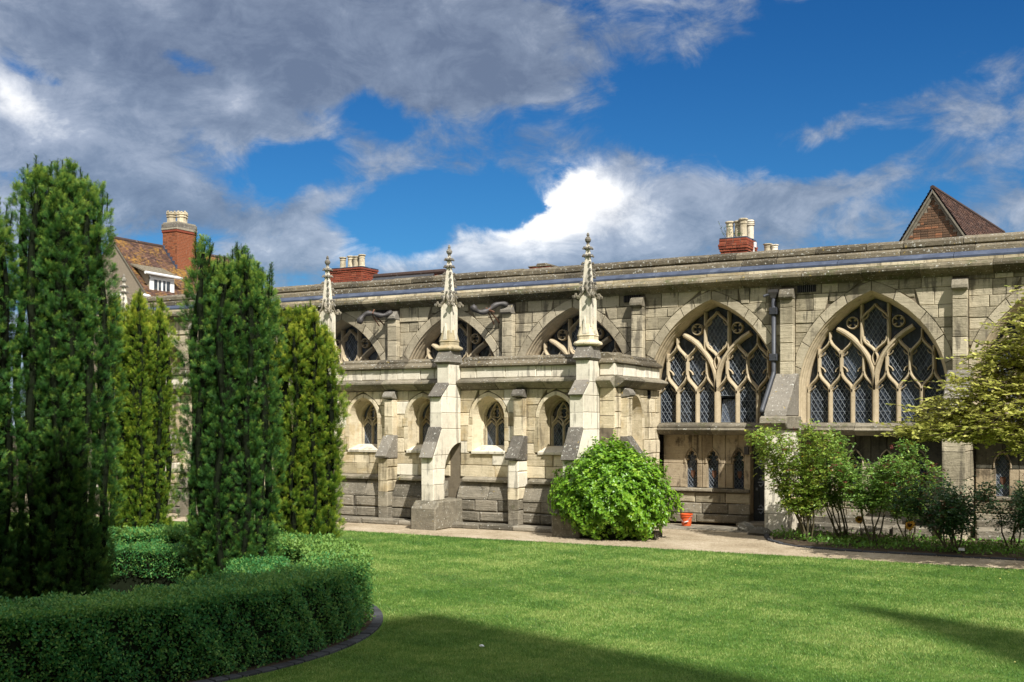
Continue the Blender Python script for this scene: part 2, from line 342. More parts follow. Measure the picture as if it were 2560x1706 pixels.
class MB:
    def __init__(s): s.v = []; s.f = []
    def add(s, vs, fs):
        o = len(s.v); s.v += [tuple(x) for x in vs]; s.f += [tuple(i+o for i in f) for f in fs]
    def prism(s, poly, to3, n0, n1, bev=0.0, both=False, cap0=True):
        """poly in (p,q); to3(p,q,n) -> world; extruded from n0 (back) to n1 (front)"""
        k = len(poly); rings = []
        sgn = 1 if n1 > n0 else -1
        pin = inset(poly, bev) if bev else None
        if bev and both: rings.append([to3(p, q, n0) for p, q in pin]); rings.append([to3(p, q, n0+bev*sgn) for p, q in poly])
        else: rings.append([to3(p, q, n0) for p, q in poly])
        if bev: rings.append([to3(p, q, n1-bev*sgn) for p, q in poly]); rings.append([to3(p, q, n1) for p, q in pin])
        else: rings.append([to3(p, q, n1) for p, q in poly])
        vs = [x for r_ in rings for x in r_]; fs = []
        for j in range(len(rings)-1):
            for i in range(k): fs.append((j*k+i, j*k+(i+1) % k, (j+1)*k+(i+1) % k, (j+1)*k+i))
        fs.append(tuple(range((len(rings)-1)*k, len(rings)*k)))
        if cap0: fs.append(tuple(reversed(range(k))))
        s.add(vs, fs)
    def box(s, a, b, bev=0.0):
        x0, y0, z0 = a; x1, y1, z1 = b
        s.prism([(x0, z0), (x1, z0), (x1, z1), (x0, z1)], lambda p, q, n: (p, n, q), y1, y0, bev, both=bool(bev))
    def loft(s, rings, closed=True, caps=True):
        k = len(rings[0]); vs = [x for r_ in rings for x in r_]; fs = []
        for j in range(len(rings)-1):
            for i in range(k if closed else k-1): fs.append((j*k+i, j*k+(i+1) % k, (j+1)*k+(i+1) % k, (j+1)*k+i))
        if caps and closed: fs.append(tuple(reversed(range(k)))); fs.append(tuple(range((len(rings)-1)*k, len(rings)*k)))
        s.add(vs, fs)
    def tube(s, pts, rad, n=6, caps=True):
        pts = [Vector(p) for p in pts]
        if not hasattr(rad, '__len__'): rad = [rad]*len(pts)
        rings = []; ref = None
        for i, p in enumerate(pts):
            t = (pts[min(i+1, len(pts)-1)]-pts[max(i-1, 0)])
            t = t.normalized() if t.length > 1e-9 else Vector((0, 0, 1))
            if ref is None:
                ref = t.orthogonal().normalized()
            ref = (ref-t*ref.dot(t)); ref = ref.normalized() if ref.length > 1e-6 else t.orthogonal().normalized()
            q = t.cross(ref)
            rings.append([p+(ref*math.cos(a)+q*math.sin(a))*rad[i] for a in (2*math.pi*k/n for k in range(n))])
        s.loft(rings, True, caps)
    def lathe(s, prof, center, n=12, phase=0.0, sq=1.0):
        cx, cy = center
        rings = [[(cx+r_*math.cos(phase+2*math.pi*k/n), cy+r_*math.sin(phase+2*math.pi*k/n)*sq, z) for k in range(n)] for r_, z in prof]
        s.loft(rings)
    def lump(s, c, r, seed=0, n=6, squash=(1, 1, 1)):
        rr = random.Random(seed); rings = []
        for j in range(1, 5):
            th = math.pi*j/5
            rings.append([(c[0]+squash[0]*r*math.sin(th)*math.cos(2*math.pi*k/n)*rr.uniform(.75, 1.2), c[1]+squash[1]*r*math.sin(th)*math.sin(2*math.pi*k/n)*rr.uniform(.75, 1.2),
                           c[2]+squash[2]*r*math.cos(th)*rr.uniform(.85, 1.15)) for k in range(n)])
        s.loft(rings)

LOC = {}
def link(o, parent):
    COL.objects.link(o)
    if parent is not None:
        o.parent = parent
        if parent.type == 'EMPTY': o.matrix_parent_inverse = Matrix.Translation(-Vector(LOC[parent.name]))
    return o
def put(name, mb, mat, parent=None, label=None, cat=None, group=None, kind=None, smooth=False):
    me = bpy.data.meshes.new(name)
    me.from_pydata(mb.v, [], mb.f)
    if smooth: me.polygons.foreach_set('use_smooth', [True]*len(me.polygons))
    me.materials.append(M[mat]); me.update()
    o = bpy.data.objects.new(name, me); link(o, parent)
    tag(o, label, cat, group, kind)
    return o
def tag(o, label=None, cat=None, group=None, kind=None):
    for k, x in (('label', label), ('category', cat), ('group', group), ('kind', kind)):
        if x: o[k] = x
    return o
def thing(name, loc, label, cat, group=None):
    o = bpy.data.objects.new(name, None); COL.objects.link(o); o.location = loc; LOC[o.name] = tuple(loc)
    o.empty_display_size = .2
    return tag(o, label, cat, group)

def frame(origin, right, out):
    o = Vector(origin); r_ = Vector(right); u = Vector(out)
    return lambda x, d, z: (o.x+r_.x*x+u.x*d, o.y+r_.y*x+u.y*d, z)
D = 24.07
LY = 21.5
LXE = -9.3
F_MAIN = frame((0, D, 0), (1, 0, 0), (0, -1, 0))
F_LAV = frame((0, LY, 0), (1, 0, 0), (0, -1, 0))
F_RET = frame((LXE, 0, 0), (0, 1, 0), (1, 0, 0))
def face(F): return lambda p, q, n: F(p, n, q)
def side(F): return lambda p, q, n: F(n, p, q)      # poly in (out, z), extruded along x

def u01(a, b): return random.uniform(a, b)
class Arch:
    """pointed arch: centre c, half width w at springing zs, apex za, foot zb"""
    def __init__(s, c, w_, zs, za, zb):
        s.c, s.w, s.zs, s.za, s.zb = c, w_, zs, za, zb
        h = za-zs; s.r = (w_*w_+h*h)/(2*w_); s.k = s.r-w_
    def off(s, d, zb=None):
        a = Arch.__new__(Arch); a.c = s.c; a.w = s.w+d; a.zs = s.zs; a.k = s.k; a.r = s.r+d
        a.za = s.zs+math.sqrt(max(a.r**2-a.k**2, 1e-6)); a.zb = s.zb if zb is None else zb
        return a
    def half(s, z):
        """half width at height z (0 above the apex)"""
        if z <= s.zs: return s.w
        if z >= s.za: return 0.0
        return max(0.0, math.sqrt(max(s.r**2-(z-s.zs)**2, 0))-s.k)
    def pts(s, n=10, foot=True):
        a1 = math.acos(min(1, s.k/s.r))
        L = [(s.c+s.k-s.r*math.cos(a1*i/n), s.zs+s.r*math.sin(a1*i/n)) for i in range(n+1)]
        Rr = [(2*s.c-x, z) for x, z in reversed(L[:-1])]
        p = L+Rr
        if foot: p = [(s.c-s.w, s.zb)]+p+[(s.c+s.w, s.zb)]
        return p

def ashlar(F, parent, x0, x1, rows, holes, mat, o0=-.05, o1=0.0, wmin=.34, wmax=.75, bev=.008, rough=.010, name='stone', gap=.0042, matf=None):
    """rows of squared stones, each an object; holes: Arch openings the stones are cut round"""
    for (za, zb) in rows:
        z0 = za+gap; z1 = zb-gap
        hs = sorted([h for h in holes if h.za > z0+.02 and h.zb < z1-.02 and x0 < h.c < x1], key=lambda h: h.c)
        bounds = [None]+hs+[None]
        for i in range(len(bounds)-1):
            a, b = bounds[i], bounds[i+1]
            def Lf(z, a=a): return x0 if a is None else a.c+a.half(z)
            def Rf(z, b=b): return x1 if b is None else b.c-b.half(z)
            zm = z1
            l, r_ = Lf(zm), Rf(zm)
            if r_-l < .05: continue
            cuts = [l]; h = zb-za
            while True:
                step = u01(wmin, wmax)*(1.0 if h > .2 else 1.15)
                if cuts[-1]+step > r_-wmin*.7: break
                cuts.append(cuts[-1]+step)
            if len(cuts) > 1 and r_-cuts[-1] < wmin*.5: cuts.pop()
            cuts.append(r_)
            for j in range(len(cuts)-1):
                first, last = j == 0, j == len(cuts)-2
                xa, xb = cuts[j]+gap, cuts[j+1]-gap
                n = 4 if ((first and a is not None) or (last and b is not None)) else 1
                ls, rs = [], []
                for q in range(n+1):
                    z = z0+(z1-z0)*q/n
                    lx = Lf(z)+gap if first else xa
                    rx = Rf(z)-gap if last else xb
                    if not first: lx = max(lx, Lf(z)+gap)
                    if not last: rx = min(rx, Rf(z)-gap)
                    if rx-lx > .015: ls.append((lx, z)); rs.append((rx, z))
                if len(ls) < 2: continue
                poly = rs+list(reversed(ls))
                poly = [(px+u01(-.004, .004), pz+u01(-.004, .004)) for px, pz in poly]
                jit = u01(-.004, .004)
                mb = MB(); mb.prism(poly, face(F), o0, o1+u01(-rough, rough)*1.3, bev*u01(.7, 1.9))
                put(name, mb, matf(0.5*(xa+xb), .5*(z0+z1)) if matf else mat, parent)

def sweep(mb, F, path, hw, d0, d1, taper=None):
    """stone bar along a path in the wall plane, chamfered towards the front d1"""
    n = len(path); rings = []
    dm = d0+(d1-d0)*.45
    for i, (x, z) in enumerate(path):
        a = path[max(i-1, 0)]; b = path[min(i+1, n-1)]
        tx, tz = b[0]-a[0], b[1]-a[1]; l = math.hypot(tx, tz) or 1
        nx, nz = -tz/l, tx/l
        k = hw if taper is None else hw*(taper[0]+(taper[1]-taper[0])*i/(n-1))
        rings.append([F(x+nx*o, d, z+nz*o) for o, d in ((-k, d0), (-k, dm), (-k*.3, d1), (k*.3, d1), (k, dm), (k, d0))])
    mb.loft(rings)
def bez(p0, p1, p2, p3, n=8):
    return [tuple((1-t)**3*a+3*(1-t)**2*t*b+3*(1-t)*t*t*c+t**3*d for a, b, c, d in zip(p0, p1, p2, p3)) for t in (i/n for i in range(n+1))]
def circ(c, r_, n=12): return [(c[0]+r_*math.cos(2*math.pi*i/n), c[1]+r_*math.sin(2*math.pi*i/n)) for i in range(n+1)]

def clipseg(p, q, poly):
    """segment p-q clipped to a convex polygon"""
    t0, t1 = 0.0, 1.0; n = len(poly)
    A = sum(poly[i][0]*poly[(i+1) % n][1]-poly[(i+1) % n][0]*poly[i][1] for i in range(n))
    sg = 1 if A > 0 else -1
    d = (q[0]-p[0], q[1]-p[1])
    for i in range(n):
        a = poly[i]; b = poly[(i+1) % n]
        e = (b[0]-a[0], b[1]-a[1]); nn = (-e[1]*sg, e[0]*sg)
        num = nn[0]*(p[0]-a[0])+nn[1]*(p[1]-a[1]); den = nn[0]*d[0]+nn[1]*d[1]
        if abs(den) < 1e-12:
            if num < 0: return None
            continue
        t = -num/den
        if den > 0: t0 = max(t0, t)
        else: t1 = min(t1, t)
        if t0 >= t1: return None
    f = lambda t: (p[0]+d[0]*t, p[1]+d[1]*t)
    return f(t0), f(t1)
def strip(mb, F, p, q, wd, o):
    dx, dz = q[0]-p[0], q[1]-p[1]; l = math.hypot(dx, dz)
    if l < .004: return
    nx, nz = -dz/l*wd/2, dx/l*wd/2
    mb.add([F(p[0]+nx, o, p[1]+nz), F(p[0], o+.006, p[1]), F(p[0]-nx, o, p[1]-nz), F(q[0]+nx, o, q[1]+nz), F(q[0], o+.006, q[1]), F(q[0]-nx, o, q[1]-nz)],
           [(0, 1, 4, 3), (1, 2, 5, 4)])
def lattice(mb, F, poly, sx, sz, o, wd=.013, jit=0.0):
    xs = [p[0] for p in poly]; zs = [p[1] for p in poly]
    x0, x1, z0, z1 = min(xs), max(xs), min(zs), max(zs)
    L = (z1-z0)+(x1-x0)*sz/sx+1; k = sx/sz
    n = int((x1-x0+(z1-z0)*k)/sx)+3
    for i in range(-1, n):
        for sg in (1, -1):
            xb = (x0-(z1-z0)*k+i*sx) if sg > 0 else (x0+i*sx)
            p = (xb+u01(-jit, jit), z0); q = (xb+sg*(z1-z0)*k+u01(-jit, jit), z1)
            c = clipseg(p, q, poly)
            if c: strip(mb, F, c[0], c[1], wd, o)
    m = len(poly)
    for i in range(m): strip(mb, F, poly[i], poly[(i+1) % m], wd*1.1, o)
# ------------------------------------------------------------------ ground
def sheet(name, pts, z, mat, kind='structure', label=None):
    mb = MB(); mb.add([(x, y, z) for x, y in pts], [tuple(range(len(pts)))])
    return put(name, mb, mat, None, label, None, None, kind)
sheet('ground', [(-400, -400), (400, -400), (400, 600), (-400, 600)], -.012, 'soil')
HC = (-10.95, 8.5); HR = 3.9; HT = .72; HH = .75
sheet('lawn', [(-45, -11), (40, -11), (40, 19.25), (-45, 19.25)], 0.0, 'lawn')
def path_edge():
    mb = MB(); n = 240; a = []
    for i in range(n+1):
        x = -45+85*i/n; a.append((x, 19.25+u01(-.03, .03), .006))
    vs = a+[(x, 24.6, .006) for x, y, z in a]
    mb.add(vs, [(i, i+1, n+2+i, n+1+i) for i in range(n)])
    return put('path', mb, 'gravel', kind='structure')
path_edge()
bed = [(-6.05, 23.6), (-6.2, 22.3), (-5.95, 21.5), (-5.3, 20.75), (-4.6, 20.5), (10, 20.5), (10, 23.6)]
def slab(name, pts, z0, z1, mat, kind='structure'):
    mb = MB(); mb.prism(pts, lambda p, q, n: (p, q, n), z0, z1, .02, cap0=False)
    return put(name, mb, mat, kind=kind)
slab('bed_soil', bed, 0, .045, 'soil')

# ------------------------------------------------------------------ cloister range
PX = [-26.95, -23.5, -20.05, -16.6, -13.2, -9.8, -6.35, -2.87, .6, 4.05]
cl = thing('cloister_range', (-9, D, 0), 'long stone cloister range with big leaded tracery windows under a mossy slab roof', 'cloister')
TOPZ = 5.28
def main_arch(c): return Arch(c, 1.53, 2.9, 5.06, 2.3)
HOLES = []
for i in range(len(PX)-1):
    c = .5*(PX[i]+PX[i+1]); HOLES.append(main_arch(c))
# backing wall with the window openings left out
def backing():
    mb = MB()
    for i, h in enumerate(HOLES):
        xl, xr = PX[i], PX[i+1]
        pts = h.pts(10, False)
        zb = 2.3
        poly = [(xl, zb), (h.c-h.w, zb)]+pts+[(h.c+h.w, zb), (xr, zb), (xr, 5.7), (xl, 5.7)]
        mb.prism(poly, face(F_MAIN), -.45, -.035)
    return mb
put('wall_core', backing(), 'mortar', cl)
def rowsplit(z0, z1, lo, hi):
    r_ = [z0]
    while z1-r_[-1] > hi*1.15: r_.append(r_[-1]+u01(lo, hi))
    r_.append(z1)
    return list(zip(r_[:-1], r_[1:]))
for i, h in enumerate(HOLES):
    xl, xr = PX[i]+.15, PX[i+1]-.15
    ring = h.off(.20)
    far = i < 3
    ashlar(F_MAIN, cl, xl, xr, rowsplit(3.4, TOPZ+.02, .20 if not far else .3, .36 if not far else .5), [ring], 'ashlar', wmin=.24 if not far else .5, wmax=.66 if not far else 1.0, rough=.013)
    # voussoirs
    outer = h.off(.195); inner = h
    for sgn in (-1, 1):
        n = [5, 6, 7][i % 3]
        aa = math.acos(inner.k/inner.r); ao = math.acos(outer.k/outer.r)
        f0 = 0.0
        cuts = [0]+sorted(k/n+u01(-.03, .03) for k in range(1, n))+[1]
        for a, b in zip(cuts[:-1], cuts[1:]):
            a += .003; b -= .003
            poly = []
            for t in (a, .5*(a+b), b): poly.append((h.c+sgn*(-h.k+h.r*math.cos(aa*t)), h.zs+h.r*math.sin(aa*t)))
            po = []
            for t in (b, .5*(a+b), a):
                x = -outer.k+outer.r*math.cos(ao*t); x = min(x, (xr-xl)/2-.006)
                po.append((h.c+sgn*x, h.zs+outer.r*math.sin(ao*t)))
            mb = MB(); mb.prism(poly+po, face(F_MAIN), -.05, .002+u01(-.006, .006), .003)
            put('voussoir', mb, 'voussoir', cl)

GLASS_SX, GLASS_SZ = .095, .155
def cloister_window(h, i):
    c = h.c; PT = .40
    # moulded reveal
    prof = [(0, .0), (-.05, -.008), (-.07, -.03), (-.14, -.033), (-.17, -.055), (-.21, -.058), (-.26, -.08), (-.34, -.085), (-.40, -.105), (-.52, -.11)]; KX = 1.175
    rings = []
    for o, d in prof:
        a = h.off(d)
        rings.append([F_MAIN(x, o, z) for x, z in a.pts(14)])
    mb = MB()
    mb.loft(rings, closed=False, caps=False)
    win = put('window', mb, 'tracery', cl)
    ia = h.off(-.11)
    O0, O1 = -.50, -.35
    g = MB()
    def X(p): return [(c+x*KX, z) for x, z in p]
    def bar(p, hw=.036, d1=O1): sweep(g, F_MAIN, X(p), hw, O0, d1)
    def ztop(x): return ia.zs+math.sqrt(max(0, ia.r**2-(abs(x)*KX+ia.k)**2))
    for m_ in (-2, -1, 0, 1, 2):
        x = m_*PT
        bar([(x, 2.3), (x, 3.02)], .066 if m_ == 0 else .049, O1+.04 if m_ == 0 else O1)
    for sx in (-1, 1):
        rs = 1.42; P = []
        for k in range(16):
            zz = 3.0+.11*k; hgt = max(0, zz-3.12)
            if hgt >= rs: break
            x = rs-math.sqrt(rs*rs-hgt*hgt)
            if x > ia.half(zz)/KX+.03: break
            P.append((sx*x, zz))
        bar(P, .062, O1+.04)
    def zsub(x): return 3.12+math.sqrt(max(0, 1.42**2-(1.42-abs(x))**2))
    for k in range(6):
        xc = (k-2.5)*PT
        for s2 in (-1, 1):
            xm = xc+s2*PT/2
            bar(bez((xm, 2.96), (xm, 3.17), (xc+s2*.03, 3.18), (xc, 3.40)), .036)
            px_ = xm-s2*.022
            bar(bez((px_, 2.98), (px_-s2*.05, 3.05), (px_-s2*.10, 3.05), (px_-s2*.105, 3.11), 5), .013, O1-.05)
        ax = abs(xc)
        top = zsub(xc) if ax < .3 else (3.86 if ax < .7 else ztop(xc))
        bar([(xc, 3.34), (xc, top)], .040)
    for xm in (-2*PT, -PT, PT, 2*PT):
        topz = min(4.08, ztop(xm)-.06)
        for s2 in (-1, 1):
            xb = xm+s2*PT/2
            bar(bez((xb, 3.70), (xb, 3.88), (xm+s2*.05, 3.90), (xm, topz)), .034)
            px_ = xb-s2*.02
            bar(bez((px_, 3.72), (px_-s2*.05, 3.76), (px_-s2*.085, 3.77), (px_-s2*.09, 3.83), 5), .013, O1-.05)
            bar(bez((px_, 3.52), (px_-s2*.05, 3.48), (px_-s2*.085, 3.45), (px_-s2*.085, 3.40), 5), .013, O1-.05)
        if abs(xm) < .5: bar([(xm, topz-.02), (xm, zsub(xm))], .027)
        else: bar([(xm, topz-.02), (xm, ztop(xm))], .027)
    def cusped(cx, cz, r_):
        sweep(g, F_MAIN, X([(cx+(px-cx)/KX, pz) for px, pz in circ((cx, cz), r_, 14)]), .017, O0, O1-.03)
        for q in range(4):
            a = math.pi/4+q*math.pi/2
            p0 = (cx+r_*math.cos(a)/KX, cz+r_*math.sin(a)); p1 = (cx+r_*.40*math.cos(a)/KX, cz+r_*.40*math.sin(a))
            sweep(g, F_MAIN, X([p0, p1]), .034, O0, O1-.05, (1.2, .2))
    cusped(-.40, 4.44, .12); cusped(.40, 4.44, .12)
    for sx in (-1, 1):
        bar([(sx*.235, 3.88), (sx*.235, ztop(.235))], .040)
        bar(bez((sx*.235, 4.45), (sx*.235, 4.64), (sx*.06, 4.68), (0, 4.82)), .026)
        bar(bez((sx*.21, 4.14), (sx*.21, 3.96), (sx*.04, 3.94), (0, 3.80)), .034)
        bar(bez((sx*.21, 4.08), (sx*.15, 4.06), (sx*.11, 4.02), (sx*.11, 3.97), 5), .014, O1-.05)
        bar(bez((sx*.21, 4.50), (sx*.15, 4.53), (sx*.12, 4.58), (sx*.12, 4.63), 5), .014, O1-.05)
        bar(bez((0, 3.82), (sx*.03, 3.74), (sx*.08, 3.70), (0, 3.52), 6), .019)
        bar([(sx*(ia.w-.01)/KX, 2.3), (sx*(ia.w-.01)/KX, 3.1)], .026)
    put('tracery', g, 'tracery', win)
    lat = MB()
    def pane(poly, sx=GLASS_SX, sz=GLASS_SZ, jit=0.0):
        a = MB(); t = random.uniform(-.010, .010)
        a.add([F_MAIN(c+x*KX, O0+.02+t*(x-poly[0][0])/.3, z) for x, z in poly], [tuple(range(len(poly)))])
        put('glass_pane', a, 'glass', win)
        lattice(lat, F_MAIN, X(poly), sx, sz, O0+.033, .0095, jit)
    irregular = i <= 4
    jt = .05 if irregular else .004
    sx_ = .11 if irregular else GLASS_SX
    for k in range(6):
        xc = (k-2.5)*PT; q = PT/2-.04
        if i == 5 and k == 3:
            a = MB(); a.add([F_MAIN(c+x*KX, o, z) for x, o, z in ((xc-.13, O0+.02, 2.32), (xc+q, O0+.02, 2.32), (xc+q, O0-.12, 2.84), (xc-.13, O0-.12, 2.84))], [(0, 1, 2, 3)])
            put('casement', a, 'glass', win, label='leaded casement pane tilted open inwards')
            Ft = lambda x, o, z: F_MAIN(x, O0+.03-(z-2.32)*.26+(o-O0-.03), z)
            lattice(lat, Ft, X([(xc-.13, 2.32), (xc+q, 2.32), (xc+q, 2.84), (xc-.13, 2.84)]), GLASS_SX, GLASS_SZ, O0+.03, .0095)
            pane([(xc-q, 2.92), (xc+q, 2.92), (xc+q, 3.02), (xc, 3.33), (xc-q, 3.02)])
            continue
        pane([(xc-q, 2.3), (xc+q, 2.3), (xc+q, 3.04), (xc, 3.36), (xc-q, 3.04)], jit=jt, sx=sx_)
        for zz in (2.55, 2.80, 3.02):
            strip(lat, F_MAIN, (c+(xc-q)*KX, zz), (c+(xc+q)*KX, zz), .008, O0+.03)
    for xm in (-2*PT, -PT, PT, 2*PT):
        pane([(xm, 3.18), (xm+.165, 3.44), (xm+.165, 3.74), (xm, 4.02), (xm-.165, 3.74), (xm-.165, 3.44)], jit=jt, sx=sx_)
    pane([(0, 3.84), (.195, 4.04), (.195, 4.5), (0, 4.78), (-.195, 4.5), (-.195, 4.04)], jit=jt, sx=sx_)
    put('lead_lattice', lat, 'leadcame', win, kind='stuff')
    ah = ia.off(.01)
    if i == 5:      # the light with the open casement stays empty
        x0, x1 = (PT/2-.18)*KX, (PT/2+.18)*KX
        a = MB(); P = ah.pts(14); 
        a.add([F_MAIN(x, O0-.0, z) for x, z in [(c+x0, 2.88)]+[(c+x0, 2.3)]+[]+P[:1][::-1]+P[1:-1]+P[-1:]+[(c+x1, 2.3), (c+x1, 2.88)]], [tuple(range(len(P)+4))])
        put('tracery_glass', a, 'glass', win)
        a = MB(); a.add([F_MAIN(c+x, -1.6, z) for x, z in ((-1.2, 2.2), (1.4, 2.2), (1.4, 3.6), (-1.2, 3.6))], [(0, 1, 2, 3)]); put('dark_interior', a, 'black', win)
    else:
        a = MB(); a.add([F_MAIN(x, O0-.0, z) for x, z in ah.pts(14)], [tuple(range(31))])
        put('tracery_glass', a, 'glass', win)
for i, h in enumerate(HOLES):
    cloister_window(h, i)

# pilasters between the windows
for i, x in enumerate(PX[1:-1]):
    zs = [3.3, 3.62, 4.02, 4.42, 4.78, 5.0]
    cap = MB()
    cap.prism([(0, 4.96), (.2, 4.965), (.235, 5.0), (.235, 5.06), (.17, 5.16), (.08, 5.2), (0, 5.2)], side(F_MAIN), x-.155, x+.155, .012, both=True)
    pc = put('pilaster', cap, 'weather' if i < 4 else 'string', cl)
    for z0, z1 in zip(zs[:-1], zs[1:]):
        mb = MB(); mb.prism([(x-.142, z0+.004), (x+.142, z0+.004), (x+.142, z1-.004), (x-.142, z1-.004)], face(F_MAIN), -.04, .15+u01(-.006, .006), .012)
        put('stone', mb, 'ashlar', pc)
# cornice, lead and roof slabs, in lengths
CORN = [(-.05, 5.26), (.02, 5.26), (.05, 5.30), (.15, 5.34), (.21, 5.36), (.27, 5.41), (.27, 5.46), (.22, 5.50), (.11, 5.545), (-.05, 5.55)]
BAND = [(-.10, 5.553), (.085, 5.553), (.085, 5.61), (-.10, 5.61)]
LOWS = [(-.62, 5.735), (-.10, 5.735), (-.08, 5.76), (-.09, 5.85), (-.22, 5.915), (-.62, 5.915)]
UPS = [(-.75, 5.918), (-.20, 5.918), (-.18, 5.94), (-.19, 6.03), (-.36, 6.11), (-.75, 6.11)]
def lengths(poly, name, mat, lo, hi, jz=.004, jo=.006, gap=.003, bev=.006, x0=-28.5, x1=5.5):
    x = x0
    while x < x1:
        L = u01(lo, hi); dz = u01(-jz, jz); do = u01(-jo, jo); tilt = u01(-jz, jz)
        mb = MB(); mb.prism([(o+do, z+dz) for o, z in poly], lambda p, q, n, x=x, L=L, t=tilt: F_MAIN(n, p, q+t*(n-x)/L), x+gap, x+L-gap, bev, both=True)
        put(name, mb, mat, cl); x += L
lengths(CORN, 'cornice_stone', 'cornice', .8, 1.4)
lengths(BAND, 'band_stone', 'lav', .9, 1.6, .002, .004)
lengths(LOWS, 'roof_slab', 'coping', .7, 1.5, .006, .010, .003, .010)
lengths(UPS, 'roof_slab', 'coping', .6, 1.3, .008, .012, .003, .012)
mb = MB()
x = -28.5
while x < 5.5:
    L = u01(1.6, 2.4)
    mb.prism([(-.3, 5.615), (.075, 5.615), (.08, 5.655), (.055, 5.662), (.0, 5.71), (-.13, 5.78), (-.3, 5.78)], side(F_MAIN), x, x+L-.012); x += L
put('lead_flashing', mb, 'lead', cl)
mb = MB()
mb.prism([(-.60, 5.62), (-.60, 5.9), (-.70, 6.06), (-3.6, 6.02), (-3.6, 0), (-3.5, 0), (-3.5, 5.85), (-.75, 5.88), (-.75, 5.62)], side(F_MAIN), -28.4, 5.4)
put('roof', mb, 'coping', cl)
# dark slates slipped out under the roof edge
mb = MB()
x = -28
while x < 5:
    L = u01(.25, .6)
    mb.box((x, D+.085+u01(-.03, .01), 5.715+u01(-.008, .006)), (x+L-.01, D+.3, 5.733))
    x += L
put('roof_slate', mb, 'weather', cl, kind='stuff')

# lower storey right of the washing house: ledge, recessed wall, small windows
def ledge(x0, x1):
    x = x0
    while x < x1-.05:
        L = min(u01(.9, 1.5), x1-x)
        if x1-x-L < .3: L = x1-x
        for poly, m_ in (([(-.46, 2.21), (.10, 2.17), (.15, 2.2), (.15, 2.24), (.02, 2.298), (-.5, 2.31)], 'string'), ([(-.46, 2.03), (.0, 2.04), (.06, 2.06), (.16, 2.115), (.19, 2.15), (.17, 2.19), (.06, 2.207), (-.46, 2.207)], 'string')):
            dz = u01(-.006, .006)
            mb = MB(); mb.prism([(o, z+dz) for o, z in poly], side(F_MAIN), x+.003, x+L-.003, .008, both=True)
            put('ledge_stone', mb, m_, cl)
        x += L
RO = -.24        # face of the recessed lower wall
lights = []
def lower_bay(x0, x1, wins, door=None, mtop='brown', mlow='lav'):
    ledge(x0, x1)
    core = MB(); core.prism([(x0, 0), (x1, 0), (x1, 2.2), (x0, 2.2)], face(F_MAIN), RO-.3, RO-.22); put('wall_core', core, 'mortar', cl)
    xr = x1 if door is None else door[0]
    xl = x0
    # panel of stones, split at every window axis
    edges = [xl]+[.5*(a+b) for a, b in zip(wins[:-1], wins[1:])]+[xr]
    hw = .125
    for k, cx in enumerate(wins):
        a, b = edges[k]+.004, edges[k+1]-.004
        head = [(hw, 1.38), (hw, 1.45), (hw*.55, 1.47), (hw*.98, 1.52), (hw*.9, 1.57), (hw*.42, 1.57), (hw*.5, 1.63), (hw*.2, 1.67), (0, 1.675)]
        for sg in (-1, 1):
            ed = b if sg > 0 else a
            low = [(cx+sg*hw, .84), (ed, .84), (ed, 1.375), (cx+sg*hw, 1.375)]
            up = [(cx+sg*x, z) for x, z in head]+[(cx+sg*.003, 2.06), (ed, 2.06), (ed, 1.383)]
            for poly, m_ in ((low, mlow), (up, mtop)):
                mb = MB(); mb.prism(poly, face(F_MAIN), RO-.24, RO+u01(-.006, .006), .012); put('stone', mb, m_, cl)
        # hood and sill
        hd = MB()
        A = Arch(cx, .155, 1.45, 1.74, 1.40)
        sweep(hd, F_MAIN, A.pts(6), .016, RO-.01, RO+.03)
        wn = put('window', hd, mlow, cl)
        a_ = MB(); poly = [(cx-hw, .84), (cx+hw, .84), (cx+hw, 1.5), (cx+.09, 1.58), (cx, 1.68), (cx-.09, 1.58), (cx-hw, 1.5)]
        a_.add([F_MAIN(x, RO-.12, z) for x, z in poly], [tuple(range(7))]); put('glass_pane', a_, 'glass', wn)
        lat = MB(); lattice(lat, F_MAIN, poly, .075, .105, RO-.114, .008, 0); put('lead_lattice', lat, 'leadcame', wn, kind='stuff')
        sh = MB(); sh.prism([(cx-.05, 1.22), (cx+.05, 1.22), (cx+.05, 1.13), (cx+.02, 1.07), (cx, 1.05), (cx-.02, 1.07), (cx-.05, 1.13)], face(F_MAIN), RO-.115, RO-.106, 0)
        put('painted_shield', sh, 'rust', wn)
    # sill course and courses below
    for (z0, z1, o0, o1, m_, lo, hi) in ((.745, .832, -.3, RO+.10, 'string', .7, 1.3), (.50, .74, -.3, RO+.05, 'ashlar', .5, .95), (.26, .495, -.3, RO+.06, 'string', .4, .8), (.06, .255, -.3, RO+.13, 'string', .6, 1.2)):
        ashlar(F_MAIN, cl, xl, xr, [(z0, z1)], [], m_, RO-.2, o1, lo, hi, .014, .012, gap=.004)
A0 = LXE
lower_bay(-9.3, -6.6, [-8.62, -8.12, -7.53], (-7.25, -6.6), 'brown', 'brown')
lower_bay(-6.1, -3.12, [-5.62, -4.98, -4.34, -3.68], None, 'blackened', 'ashlar')
lower_bay(-2.62, .35, [-2.12, -1.52, -.9, -.2], None, 'blackened', 'brown')
